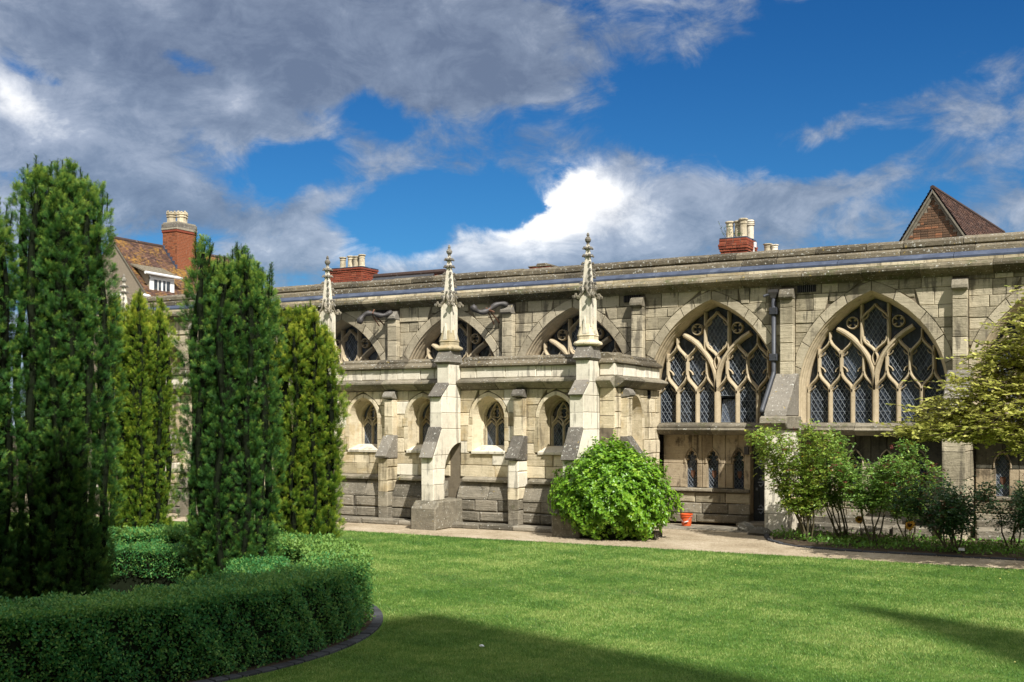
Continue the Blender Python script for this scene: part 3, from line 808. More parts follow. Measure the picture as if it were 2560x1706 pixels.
# wall over the door and its jamb
mb = MB(); mb.prism([(-7.25, 1.68), (-6.6, 1.68), (-6.6, 2.05), (-7.25, 2.05)], face(F_MAIN), -.6, RO-.1, .01); put('door_lintel', mb, 'blackened', cl)
mb = MB(); mb.prism([(-7.38, .3), (-7.25, .3), (-7.25, 1.75), (-7.38, 1.75)], face(F_MAIN), -.5, RO+.03, .012); put('door_jamb', mb, 'brown', cl)
mb = MB(); mb.prism([(-7.245, .12), (-6.605, .12), (-6.605, 1.675), (-7.245, 1.675)], face(F_MAIN), -.62, -.46, .004)
door = put('door', mb, 'door', cl, label='narrow dark plank door with grey iron hinges')
for k in range(5):
    mb = MB(); mb.prism([(-7.24+k*.127, .125), (-7.24+k*.127+.119, .125), (-7.24+k*.127+.119, 1.67), (-7.24+k*.127, 1.67)], face(F_MAIN), -.46, -.448+u01(-.002, .002), .006)
    put('plank', mb, 'door', door)
for zz in (1.38, .98, .38):
    h_ = MB()
    for p, q in (((-6.62, zz), (-7.02, zz)), ((-7.0, zz), (-7.07, zz+.09)), ((-7.0, zz), (-7.07, zz-.09)), ((-7.0, zz), (-7.13, zz)), ((-6.86, zz), (-6.9, zz+.07)), ((-6.86, zz), (-6.9, zz-.07)), ((-7.07, zz+.09), (-7.12, zz+.06)), ((-7.07, zz-.09), (-7.12, zz-.06))):
        sweep(h_, F_MAIN, [p, q], .013, -.447, -.436)
    for p in ((-7.07, zz+.09), (-7.07, zz-.09), (-7.13, zz)): h_.lump(F_MAIN(p[0], -.436, p[1]), .02, 3)
    put('hinge', h_, 'iron', door)
h_ = MB(); h_.lathe([(.028, .80), (.03, .83), (.028, .86)], F_MAIN(-7.16, -.43, 0)[:2], 8); put('handle', h_, 'iron', door)
mb = MB(); mb.box((-7.4, D-.35, .0), (-6.55, D+.5, .12), .015); put('doorstep', mb, 'string', cl)
mb = MB(); mb.box((-7.37, D+.14, 1.6), (-7.27, D+.22, 1.78), .006); put('wall_lamp_box', mb, 'spout', cl)

# piers of the lower storey with weathered tops
def pier(x):
    hw = .235
    slope = MB(); slope.prism([(.0, 3.36), (.14, 3.36), (1.02, 2.56), (1.06, 2.45), (.0, 2.45)], side(F_MAIN), x-hw, x+hw, .015, both=True)
    p = put('buttress', slope, 'weather', cl)
    s2 = MB(); s2.prism([(.0, 2.445), (1.12, 2.445), (1.22, 2.40), (1.24, 2.30), (1.18, 2.22), (1.12, 2.17), (.0, 2.17)], side(F_MAIN), x-hw-.05, x+hw+.05, .02, both=True)
    put('weathering_slab', s2, 'string', p)
    z = 2.165
    while z > .05:
        hgt = min(u01(.34, .55), z)
        if z-hgt < .15: hgt = z
        s3 = MB(); s3.prism([(-.3, z-hgt+.004), (1.08, z-hgt+.004), (1.08, z-.004), (-.3, z-.004)], side(F_MAIN), x-hw+.02+u01(-.004, .004), x+hw-.02+u01(-.004, .004), .014, both=True)
        put('stone', s3, 'pale' if x < -5 else 'ashlar', p); z -= hgt
for x in (-6.35, -2.87, .6): pier(x)
# bench of worn slabs along the foot of the wall
for (x0, x1, d0, d1, z0, z1) in ((-5.95, -4.1, .38, .85, .04, .22), (-4.05, -3.2, .40, .92, .03, .24), (-2.5, .3, .42, .95, .05, .27), (-5.9, -3.2, -.1, .4, .05, .36), (-2.55, .32, -.1, .42, .05, .4)):
    x = x0
    while x < x1-.05:
        L = min(u01(.7, 1.2), x1-x)
        if x1-x-L < .3: L = x1-x
        mb = MB(); mb.box((x+.004, D-d1+u01(-.02, .02), z0), (x+L-.004, D-d0, z1+u01(-.012, .012)), .03)
        put('bench_slab', mb, 'plinth', cl); x += L
# vents under the cornice
for x in (-5.95, -9.98, -17.0):
    mb = MB(); mb.prism([(x-.20, 5.10), (x+.20, 5.10), (x+.20, 5.25), (x-.20, 5.25)], face(F_MAIN), -.03, .015); v_ = put('vent', mb, 'black', cl)
    for k in range(9):
        b_ = MB(); b_.prism([(x-.19+k*.045, 5.10), (x-.175+k*.045, 5.10), (x-.175+k*.045, 5.25), (x-.19+k*.045, 5.25)], face(F_MAIN), .015, .024); put('vent_bar', b_, 'spout', v_)

# ------------------------------------------------------------------ washing house (lavatorium)
lv = thing('washing_house', (-16, LY, 0), 'low projecting stone bay with parapet, paired small windows and pinnacled buttresses', 'lavatory bay')
BX = [-9.8, -13.2, -16.6, -20.0, -23.4]
LW = []
for a, b in zip(BX[:-1], BX[1:]):
    for f in (.255, .745): LW.append(a+(b-a)*f)
LW = sorted(LW)
PIL = sorted(.5*(a+b) for a, b in zip(BX[:-1], BX[1:]))
LX0 = -23.6
def lav_arch(c): return Arch(c, .405, 2.42, 2.90, 1.68)
def lav_window(F, c, parent=lv, sc=1.0):
    h = lav_arch(c); h = Arch(c, .405*sc, 2.42, 2.90, 1.68)
    # surround stones: jambs and two arch halves
    for sg in (-1, 1):
        z = 1.66
        while z < 2.42:
            hg = min(u01(.22, .38), 2.42-z)
            if 2.42-z-hg < .12: hg = 2.42-z
            wd = u01(.07, .15)
            mb = MB(); p = [(c+sg*h.w, z+.003), (c+sg*(h.w+wd), z+.003), (c+sg*(h.w+wd), z+hg-.003), (c+sg*h.w, z+hg-.003)]
            mb.prism(p, face(F), -.06, .004+u01(-.004, .004), .006); put('jamb_stone', mb, 'lav', parent); z += hg
        o = h.off(.085); ai = math.acos(h.k/h.r); ao = math.acos(o.k/o.r); p = []
        N = 8
        for t in range(N+1): a = ai*t/N; p.append((c+sg*(-h.k+h.r*math.cos(a)), h.zs+h.r*math.sin(a)))
        for t in range(N, -1, -1): a = ao*t/N; p.append((c+sg*(-o.k+o.r*math.cos(a)), h.zs+o.r*math.sin(a)))
        mb = MB(); mb.prism(p, face(F), -.06, .010, .006); put('voussoir', mb, 'lav', parent)
    prof = [(.0, 0), (-.05, -.01), (-.30, -.065), (-.33, -.10), (-.38, -.105), (-.46, -.125)]
    mb = MB(); mb.loft([[F(x, o, z) for x, z in h.off(d*sc).pts(8)] for o, d in prof], closed=False, caps=False)
    win = put('window', mb, 'lav', parent)
    sl = MB(); sl.prism([(-.5, 1.62), (.045, 1.62), (.05, 1.67), (-.30, 1.80), (-.5, 1.80)], side(F), c-h.w-.02, c+h.w+.02, .01, both=True); put('sill', sl, 'pale', win)
    ia = h.off(-.125*sc); g = MB(); O0, O1 = -.44, -.35
    s_ = ia.w/.28
    def bar(p, hw=.02, d1=O1): sweep(g, F, [(c+x*s_, z) for x, z in p], hw, O0, d1)
    bar([(0, 1.8), (0, 2.24)], .026)
    for sg in (-1, 1):
        bar(bez((0, 2.22), (0, 2.42), (sg*.14, 2.36), (sg*.14, 2.50)), .018)
        bar(bez((sg*.28, 2.2), (sg*.28, 2.36), (sg*.15, 2.36), (sg*.14, 2.50)), .018)
        bar(bez((0, 2.2), (sg*.02, 2.28), (sg*.09, 2.28), (sg*.14, 2.36)), .013)
        bar(bez((sg*.27, 2.2), (sg*.25, 2.28), (sg*.19, 2.28), (sg*.14, 2.36)), .013)
        bar(bez((sg*.14, 2.48), (sg*.14, 2.58), (sg*.06, 2.66), (0, 2.76)), .018)
        bar(bez((sg*.02, 2.42), (sg*.10, 2.44), (sg*.10, 2.50), (sg*.06, 2.52), 5), .012)
        bar(bez((sg*.06, 2.52), (sg*.11, 2.54), (sg*.10, 2.62), (sg*.02, 2.62), 5), .012)
        bar([(sg*.275, 1.8), (sg*.275, 2.45)], .02)
    put('tracery', g, 'lav', win)
    lat = MB()
    for sg in (-1, 1):
        poly = [(c+s_*(sg*.14-.105), 1.8), (c+s_*(sg*.14+.105), 1.8), (c+s_*(sg*.14+.105), 2.24), (c+s_*sg*.14, 2.36), (c+s_*(sg*.14-.105), 2.24)]
        a = MB(); a.add([F(x, O0+.03, z) for x, z in poly], [(0, 1, 2, 3, 4)]); put('glass_pane', a, 'glass', win)
        lattice(lat, F, poly, .10, .16, O0+.036, .008, .05)
    put('lead_lattice', lat, 'leadcame', win, kind='stuff')
    a = MB(); a.add([F(x, O0+.01, z) for x, z in ia.off(.01).pts(8)], [tuple(range(19))]); put('tracery_glass', a, 'glass', win)
    return h
holes = []
for c in LW: holes.append(lav_window(F_LAV, c))
# core of the front wall
def lav_core(F, x0, x1, hs):
    mb = MB(); hs = sorted(hs, key=lambda h: h.c); ed = [x0]+[.5*(a.c+b.c) for a, b in zip(hs[:-1], hs[1:])]+[x1]
    mb.prism([(x0, 0), (x1, 0), (x1, 1.62), (x0, 1.62)], face(F), -.46, -.04)
    for k, h in enumerate(hs):
        a, b = ed[k], ed[k+1]
        mb.prism([(a, 1.62), (h.c-h.w, 1.62)]+h.pts(8, False)+[(h.c+h.w, 1.62), (b, 1.62), (b, 3.6), (a, 3.6)], face(F), -.46, -.04)
    return mb
put('wall_core', lav_core(F_LAV, LX0, LXE-.02, holes), 'mortar', lv)
def lmat(x, z): return 'lav' if random.random() < .88 else 'pale'
def lav_stones(F, xa, xb, hs):
    hz = [h.off(.10, 1.6) for h in hs]
    ashlar(F, lv, xa, xb, [(1.10, 1.36), (1.36, 1.62)], [], 'lav', -.06, 0, .4, .9, .008, .012, matf=lmat)
    ashlar(F, lv, xa, xb, rowsplit(1.62, 3.04, .24, .34), hz, 'lav', -.06, 0, .26, .55, .008, .010, matf=lmat)
segs = []
marks = sorted(BX+PIL)
for a, b in zip(marks[:-1], marks[1:]):
    if b < -17.2: continue
    ha = .16 if a in BX else .13; hb = .16 if b in BX else .13
    lav_stones(F_LAV, a+ha-.02, b-hb+.02, [h for h in holes if a < h.c < b])
lav_stones(F_LAV, -9.65, LXE-.005, [])
ashlar(F_LAV, lv, LX0, -16.75, [(1.1, 1.6), (1.6, 2.1), (2.1, 2.6), (2.6, 3.04)], [h.off(.1, 1.6) for h in holes if h.c < -16.8], 'lav', -.06, 0, .6, 1.1, .008, .01)

# plinth, roll string, string course, parapet, coping: in lengths along a wall
PLR = [(0, 1.0), (.11, .985), (.16, 1.0), (.165, 1.045), (.11, 1.08), (.0, 1.10)]
PLS = [(0, .62), (.21, .62), (.21, .66), (.05, .985), (0, .99)]
STR = [(-.03, 3.04), (.03, 3.045), (.09, 3.075), (.2, 3.16), (.225, 3.19), (.215, 3.225), (.05, 3.29), (-.03, 3.29)]
COP = [(-.42, 3.555), (.055, 3.545), (.09, 3.56), (.085, 3.60), (-.03, 3.675), (-.055, 3.68), (-.055, 3.72), (-.17, 3.78), (-.42, 3.78)]
def course(F, poly, name, mat, x0, x1, lo, hi, jz=.006, bev=.008):
    x = x0
    while x < x1-.02:
        L = min(u01(lo, hi), x1-x)
        if x1-x-L < lo*.5: L = x1-x
        dz = u01(-jz, jz)
        mb = MB(); mb.prism([(o, z+dz) for o, z in poly], side(F), x+.003, x+L-.003, bev, both=True)
        put(name, mb, mat, lv); x += L
def dress(F, x0, x1, up=True, low=True):
    if up: dress_up(F, x0, x1)
    if low: dress_low(F, x0, x1)
def dress_up(F, x0, x1):
    course(F, STR, 'string_stone', 'string', x0, x1, .8, 1.5)
    ashlar(F, lv, x0, x1, [(3.295, 3.545)], [], 'pale', -.3, .012, .35, .8, .008, .006)
    course(F, COP, 'coping_stone', 'coping', x0, x1, .7, 1.3, .008, .016)
def dress_low(F, x0, x1):
    course(F, PLR, 'roll_moulding', 'string', x0+.1, x1-.1, .7, 1.3)
    course(F, PLS, 'plinth_stone', 'plinth', x0, x1, .55, 1.1, .012, .02)
    for (z0, z1, o) in ((.36, .615, .21), (.13, .355, .215)):
        ashlar(F, lv, x0, x1, [(z0, z1)], [], 'plinth', -.05, o, .35, .8, .018, .018)
for a, b in zip(marks[:-1], marks[1:]):
    dress(F_LAV, a+(.16 if a in BX else .12), b-(.16 if b in BX else .12), False, True)
for a, b in zip(sorted(BX)[:-1], sorted(BX)[1:]): dress(F_LAV, a+.155, b-.155, True, False)
dress(F_LAV, -9.64, LXE+.0)
# footing slab
x = LX0
while x < LXE+.3:
    L = u01(.8, 1.4); mb = MB(); mb.box((x+.004, LY-.62+u01(-.05, .05), 0), (x+L-.004, LY-.2, .12+u01(-.012, .012)), .025); put('footing_slab', mb, 'plinth', lv); x += L
# return wall
RY0, RY1 = LY, D
RW = Arch(22.62, .405, 2.42, 2.90, 1.68)
hret = lav_window(F_RET, 22.62)
put('wall_core', lav_core(F_RET, RY0+.005, RY1-.05, [hret]), 'mortar', lv)
lav_stones(F_RET, RY0+.01, RY1, [hret])
dress(F_RET, RY0+.0, RY1-.02)
# flat lead roof behind the parapet
mb = MB(); mb.prism([(LX0, LY+.35), (LXE-.32, LY+.35), (LXE-.32, D-.01), (LX0, D-.01)], lambda p, q, n: (p, q, n), 3.3, 3.42); put('roof', mb, 'lead', lv)
mb = MB(); mb.prism([(-17.1, 2.90), (-16.85, 2.90), (-16.85, 3.03), (-17.1, 3.03)], face(F_LAV), -.03, .012); put('vent', mb, 'black', lv)
mb = MB(); mb.prism([(23.35, 2.86), (23.5, 2.86), (23.5, 3.03), (23.35, 3.03)], face(F_RET), -.03, .012); put('vent', mb, 'black', lv)

# small stepped pilasters between the windows
def small_pilaster(F, x, k):
    cap = MB(); cap.prism([(0, 2.84), (.19, 2.86), (.23, 2.89), (.23, 2.93), (.18, 3.0), (.10, 3.035), (0, 3.035)], side(F), x-.14, x+.14, .012, both=True)
    p = put('small_buttress', cap, 'weather', lv)
    for z0, z1 in ((2.02, 2.44), (2.44, 2.835)):
        mb = MB(); mb.prism([(x-.118, z0+.003), (x+.118, z0+.003), (x+.118, z1-.003), (x-.118, z1-.003)], face(F), -.05, .16+u01(-.005, .005), .012); put('stone', mb, 'lav' if k else 'brown', p)
    mb = MB(); mb.prism([(0, 2.02), (.15, 2.02), (.46, 1.60), (.50, 1.55), (.48, 1.51), (.30, 1.49), (0, 1.49)], side(F), x-.155, x+.155, .014, both=True); put('weathering', mb, 'weather', p)
    z = 1.485
    while z > .1:
        hg = min(u01(.17, .36), z-.1)
        if z-.1-hg < .12: hg = z-.1
        m_ = random.choice(['lav', 'lav', 'string', 'pale']) if z > .75 else random.choice(['plinth', 'string'])
        mb = MB(); e = u01(-.012, .012); mb.prism([(-.02, z-hg+.004), (.40+e, z-hg+.004), (.40+e, z-.004), (-.02, z-.004)], side(F), x-.135+u01(-.01, .006), x+.135+u01(-.006, .01), .022, both=True); put('stone', mb, m_, p); z -= hg
for k, x in enumerate(PIL): small_pilaster(F_LAV, x, k)
small_pilaster(F_RET, 21.95, 1)

def clipz(poly, z0, z1):
    def cl_(P, zc, keep):
        out = []
        for i in range(len(P)):
            a, b = P[i-1], P[i]; ia_, ib = keep(a[1]), keep(b[1])
            if ia_ != ib:
                t = (zc-a[1])/(b[1]-a[1]); out.append((a[0]+t*(b[0]-a[0]), zc))
            if ib: out.append(b)
        return out
    P = cl_(poly, z0, lambda z: z >= z0); P = cl_(P, z1, lambda z: z <= z1)
    q = []
    for p in P:
        if not q or math.hypot(p[0]-q[-1][0], p[1]-q[-1][1]) > 1e-4: q.append(p)
    if len(q) > 2 and math.hypot(q[0][0]-q[-1][0], q[0][1]-q[-1][1]) < 1e-4: q.pop()
    return q
def big_buttress(x):
    hw = .155
    arc = [(.0, 1.86)]+[(.68*(1-math.cos(a)) if False else .68*math.sin(a), 1.14+.72*math.cos(a)) for a in (math.pi/2*t/8 for t in range(1, 9))]
    prof = [(1.14, .62), (1.14, 1.55), (.80, 2.16), (.80, 2.86), (.50, 3.14), (.50, 3.60), (.0, 3.60)]
    poly = arc+[(.68, .62)]+prof
    base = MB(); base.prism([(.0, 0), (1.32, 0), (1.32, .46), (1.16, .62), (.0, .62)], side(F_LAV), x-.32, x+.32, .03, both=True)
    b = put('buttress', base, 'string', lv)
    for z0, z1 in ((.62, .96), (.96, 1.30), (1.30, 1.60), (1.60, 2.17), (2.17, 2.52), (2.52, 2.87), (2.87, 3.15), (3.15, 3.60)):
        P = clipz(poly, z0+.003, z1-.003)
        if len(P) < 3: continue
        mb = MB(); mb.prism(P, side(F_LAV), x-hw+u01(-.003, .003), x+hw+u01(-.003, .003), .010, both=True); put('stone', mb, 'pale', b)
    # weathering slabs lie on the set-offs, a little proud
    def wslab(o0, z0, o1, z1, t=.05):
        l = math.hypot(o1-o0, z1-z0); nx, nz = (z0-z1)/l*-1, (o0-o1)/l*-1
        nx, nz = (z1-z0)/l, (o0-o1)/l
        if nx < 0: nx, nz = -nx, -nz
        mb = MB(); mb.prism([(o0, z0), (o0+nx*t, z0+nz*t-.015), (o1+nx*t, z1+nz*t), (o1, z1)], side(F_LAV), x-hw-.012, x+hw+.012, .01, both=True); put('weathering', mb, 'weather', b)
    wslab(1.17, 1.54, .98, 1.86, .065); wslab(.985, 1.865, .80, 2.19, .05)
    wslab(.84, 2.86, .50, 3.15, .055)
    # head: flared block, weathered, then the moulded base of the pinnacle
    mb = MB()
    mb.loft([[F_LAV(x+sx*a, o, z) for sx, o in ((-1, o0), (1, o0), (1, o1), (-1, o1))] for a, o0, o1, z in ((.165, -.02, .52, 3.605), (.20, -.05, .58, 3.65), (.19, -.02, .55, 3.68), (.155, .03, .44, 3.90))]); put('head_stone', mb, 'weather', b)
    pc = .24
    def sq(a, z, oc=pc): return [F_LAV(x+sx*a, oc+so*a, z) for sx, so in ((-1, -1), (1, -1), (1, 1), (-1, 1))]
    def octo(a, z, k=.62):
        pts = [(-1, -k), (-k, -1), (k, -1), (1, -k), (1, k), (k, 1), (-k, 1), (-1, k)]
        return [F_LAV(x+px*a, pc+py*a, z) for px, py in pts]
    mb = MB(); mb.loft([octo(a, z) for a, z in ((.20, 3.905), (.255, 3.93), (.262, 3.96), (.24, 3.99), (.20, 4.01), (.185, 4.03), (.185, 4.10), (.20, 4.115), (.185, 4.14), (.185, 4.15), (.135, 4.36))]); put('pinnacle_base', mb, 'lav', b)
    mb = MB(); mb.loft([sq(a, z) for a, z in ((.125, 4.34), (.125, 4.94))])
    # front and side panels sunk between thin edge mouldings
    for (dx, dz_) in ((0, 1), (1, 0)):
        pass
    for e in (-1, 1):
        for s_ in (-1, 1):
            mb.prism([(x+e*.122-.015, 4.30), (x+e*.122+.015, 4.30), (x+e*.122+.015, 4.95), (x+e*.122-.015, 4.95)], face(F_LAV), pc+s_*.122-.015, pc+s_*.122+.015, .005, both=True)
    mb.prism([(x-.05, 4.14), (x+.05, 4.14), (x, 4.52)], face(F_LAV), pc+.10, pc+.185, .0)
    mb.prism([(pc-.05, 4.14), (pc+.05, 4.14), (pc, 4.52)], side(F_LAV), x+.10, x+.185, .0)
    put('pinnacle_shaft', mb, 'pale', b)
    # gablets
    mb = MB()
    for k in range(4):
        for sg in (-1, 1):
            P = bez((sg*.205, 4.90), (sg*.08, 4.93), (sg*.03, 5.02), (0, 5.15), 6)
            ring = []
            for i, (a, z) in enumerate(P):
                def W(a, z, out):
                    if k == 0: return F_LAV(x+a, pc+out, z)
                    if k == 1: return F_LAV(x-a, pc-out, z)
                    if k == 2: return F_LAV(x+out, pc+a, z)
                    return F_LAV(x-out, pc-a, z)
                ring.append([W(a, z-.022, .10), W(a, z+.018, .10), W(a, z+.018, .165), W(a, z-.022, .16)])
            mb.loft(ring)
    for sx in (-1, 1):
        for so_ in (-1, 1):
            for q in range(3): mb.lump(F_LAV(x+sx*(.165+.025*q), pc+so_*(.165+.025*q), 4.92+.03*(q % 2)), .04, q+7, 5)
        for q in range(2):
            mb.lump(F_LAV(x+sx*(.27-.06*q), pc+.15, 4.93+.05*q), .032, q, 5); mb.lump(F_LAV(x+.15, pc+sx*(.27-.06*q), 4.93+.05*q), .04, q+3, 5)
    put('gablet', mb, 'string', b)
    mb = MB(); mb.loft([sq(a, z) for a, z in ((.10, 4.94), (.092, 5.1), (.030, 5.98), (.0285, 6.02))]); put('spire', mb, 'pale', b)
    mb = MB()
    for j, z in enumerate((5.10, 5.21, 5.34, 5.47, 5.62, 5.78, 5.94)):
        a = .10-.072*(z-4.94)/1.05
        for sx in (-1, 1):
            for so_ in (-1, 1):
                c_ = F_LAV(x+sx*(a+.022), pc+so_*(a+.022), z+.012)
                mb.lump(c_, .036 if z < 5.5 else .032, j*4+sx+so_, 5); mb.lump((c_[0]+sx*.018, c_[1]-so_*.018, c_[2]-.02), .024, j+9, 5)
        if j in (0, 1, 5, 6):
            for (ax, ao) in ((0, 1), (1, 0), (-1, 0), (0, -1)): mb.lump(F_LAV(x+ax*(a+.03), pc+ao*(a+.03), z), .033, j, 5)
    put('crocket', mb, 'weather', b, kind='stuff')
    mb = MB(); c2 = F_LAV(x, pc, 0); mb.lathe([(.033, 6.0), (.03, 6.05), (.062, 6.09), (.07, 6.13), (.045, 6.17), (.025, 6.19), (.034, 6.22), (.02, 6.26), (.004, 6.28)], c2[:2], 8); put('finial', mb, 'weather', b)
for x in BX: big_buttress(x)

# ------------------------------------------------------------------ pipes and spouts on the wall
dp = thing('drainpipe', F_MAIN(-6.66, .12, 0), 'dark lead rainwater pipe with hopper, bending down along the sloping buttress top', 'drainpipe')
mb = MB(); px_ = -6.64
mb.tube([F_MAIN(px_, .09, 5.02), F_MAIN(px_, .09, 3.42), F_MAIN(px_-.005, .13, 3.32), F_MAIN(px_-.01, .95, 2.58), F_MAIN(px_-.01, .98, 2.52)], .048, 10)
put('pipe', mb, 'pipe', dp, smooth=True)
for z in (4.72, 3.72):
    mb = MB(); mb.box((px_-.085, D-.165, z-.075), (px_+.085, D-.01, z+.075), .008); br = put('bracket', mb, 'pipe', dp)
    for e in (-1, 1):
        mb = MB(); mb.lump(F_MAIN(px_+e*.068, .165, z), .013, 2); put('bolt', mb, 'spout', br)
mb = MB(); mb.loft([[F_MAIN(px_+sx*a, .10+so_*a*.8, z) for sx, so_ in ((-1, -1), (1, -1), (1, 1), (-1, 1))] for a, z in ((.05, 5.0), (.07, 5.06), (.1, 5.12), (.105, 5.18))]); put('hopper', mb, 'spout', dp)
mb = MB(); mb.tube([F_MAIN(px_+.02, .1, 5.12), F_MAIN(px_-.16, .16, 5.06), F_MAIN(px_-.20, .18, 5.04)], .03, 8); put('side_spout', mb, 'pipe', dp)

def spout(x, flip, label):
    t = thing('water_spout', F_MAIN(x-.2, .25, 5.0), label, 'water spout', 'dark lead water spouts on the cloister wall')
    mb = MB()
    if flip:
        P = [(x+.02, .16, 5.17), (x-.08, .26, 5.22), (x-.22, .36, 5.17), (x-.32, .46, 5.04), (x-.46, .58, 4.97), (x-.58, .68, 5.03), (x-.64, .74, 5.14)]
    else:
        P = [(x+.02, .16, 5.17), (x-.10, .28, 5.08), (x-.22, .38, 5.06), (x-.36, .48, 5.13), (x-.50, .58, 5.12), (x-.60, .66, 5.0), (x-.63, .70, 4.86)]
    P3 = []
    for i in range(len(P)-1):
        for q in range(3):
            P3.append(tuple(a+(b-a)*q/3 for a, b in zip(P[i], P[i+1])))
    P3.append(P[-1])
    for _ in range(2):
        P3 = [P3[0]]+[tuple(.25*a+.5*b+.25*c for a, b, c in zip(P3[i-1], P3[i], P3[i+1])) for i in range(1, len(P3)-1)]+[P3[-1]]
    rad = [.06+.012*math.sin(i*1.3)+(.02 if i > len(P3)-4 else 0) for i in range(len(P3))]
    mb.tube([F_MAIN(*p) for p in P3], rad, 9); put('channel', mb, 'spout', t, smooth=True)
    mb = MB(); m_ = P[3]
    mb.tube([F_MAIN(m_[0]+.03, m_[1]-.02, m_[2]+.09), F_MAIN(m_[0]+.03, m_[1]+.05, m_[2]), F_MAIN(m_[0]+.06, .05, m_[2]-.28)], .018, 6)
    mb.tube([F_MAIN(m_[0]-.04, m_[1]-.02, m_[2]-.04), F_MAIN(m_[0]-.10, .05, m_[2]-.30)], .016, 6)
    mb.tube([F_MAIN(m_[0]-.06, m_[1]+.07, m_[2]+.05), F_MAIN(m_[0]+.12, m_[1]-.05, m_[2]-.05)], .02, 6)
    put('iron_bracket', mb, 'rust', t)
spout(-16.6, False, 'dark lead spout humped mid way with its mouth drooping, between two pinnacles')
spout(-13.2, True, 'dark lead spout sagging mid way with its mouth turned up, left of the rightmost pinnacle')
# ------------------------------------------------------------------ bricks, tiles, pots
BRICKS = {}
def brick_mesh(mat, L, H):
    k = (mat, L, H)
    if k not in BRICKS:
        mb = MB(); mb.prism([(-L/2, -H/2), (L/2, -H/2), (L/2, H/2), (-L/2, H/2)], lambda p, q, n: (p, n, q), .05, -.004, .006, cap0=False)
        me = bpy.data.meshes.new('brick'); me.from_pydata(mb.v, [], mb.f); me.materials.append(M[mat]); BRICKS[k] = me
    return BRICKS[k]
BCOUNT = {}; BREST = {}
def brick_wall(F, parent, x0, x1, z0, z1, mat, inside=None, course=.075, out=0.0, lean=None):
    o0 = Vector(F(0, 0, 0)); rx = (Vector(F(1, 0, 0))-o0); oy = (Vector(F(0, 1, 0))-o0)
    rot = Matrix((rx, -oy, Vector((0, 0, 1)))).transposed().to_4x4()
    n = int(round((z1-z0)/course)); cs = (z1-z0)/n
    for r_ in range(n):
        z = z0+(r_+.5)*cs
        x = x0; head = r_ % 2
        while x < x1-.02:
            L = .105 if (head and x == x0) else (.215 if random.random() < .75 else .105)
            L = min(L, x1-x)
            if x1-x-L < .05: L = x1-x
            xm = x+L/2
            if inside is None or inside(xm, z):
                me = brick_mesh(mat, round(L-.012, 3), round(cs-.011, 3)); T_ = Matrix.Translation(Vector(F(xm, out+u01(-.004, .006), z))) @ rot
                top = parent if parent.parent is None else parent.parent
                BCOUNT[top.name] = BCOUNT.get(top.name, 0)+1
                if BCOUNT[top.name] <= 295:
                    o = bpy.data.objects.new('brick', me); COL.objects.link(o); o.parent = parent; o.matrix_local = T_
                else:
                    rest = BREST.setdefault(parent.name, (parent, mat, MB()))[2]
                    rest.add([tuple(T_ @ v.co) for v in me.vertices], [tuple(p.vertices) for p in me.polygons])
            x += L
def set_tint(me, vals):
    a = me.attributes.new('tint', 'FLOAT', 'POINT'); a.data.foreach_set('value', np.asarray(vals, dtype=np.float32))
def tile_roof(name, parent, origin, right, down, W, L, mat, tw=.17, gauge=.11, hole=None, lift=.012):
    """overlapping plain tiles laid in courses from the ridge down"""
    o = Vector(origin); r_ = Vector(right).normalized(); d = Vector(down).normalized(); n = r_.cross(d).normalized()
    if n.z < 0: n = -n
    vs, fs, ti = [], [], []
    nr = int(L/gauge); nc = int(W/tw)+1
    for j in range(nr):
        off = (j % 2)*tw*.5
        sag = .02*math.sin(j*.3)
        for i in range(nc+1):
            x0 = i*tw-off; x1 = x0+tw-.006
            if x1 < 0 or x0 > W: continue
            x0 = max(x0, 0); x1 = min(x1, W)
            if hole and hole(.5*(x0+x1), j*gauge): continue
            a = j*gauge; b = a+gauge*1.25; up = u01(.016, .03); e = u01(-.006, .006)
            k = len(vs)
            P = [(x0, a, 0), (x1, a, 0), (x1, b+e, up), (x0, b+e, up), (x0, b+e, up-.014), (x1, b+e, up-.014)]
            vs += [tuple(o+r_*x+d*y+n*(z+lift)) for x, y, z in P]
            fs += [(k, k+1, k+2, k+3), (k+3, k+2, k+5, k+4)]
            ti += [random.random()]*6
    me = bpy.data.meshes.new(name); me.from_pydata(vs, [], fs); me.materials.append(M[mat]); set_tint(me, ti)
    ob = bpy.data.objects.new(name, me); link(ob, parent); tag(ob, kind='stuff')
    return ob
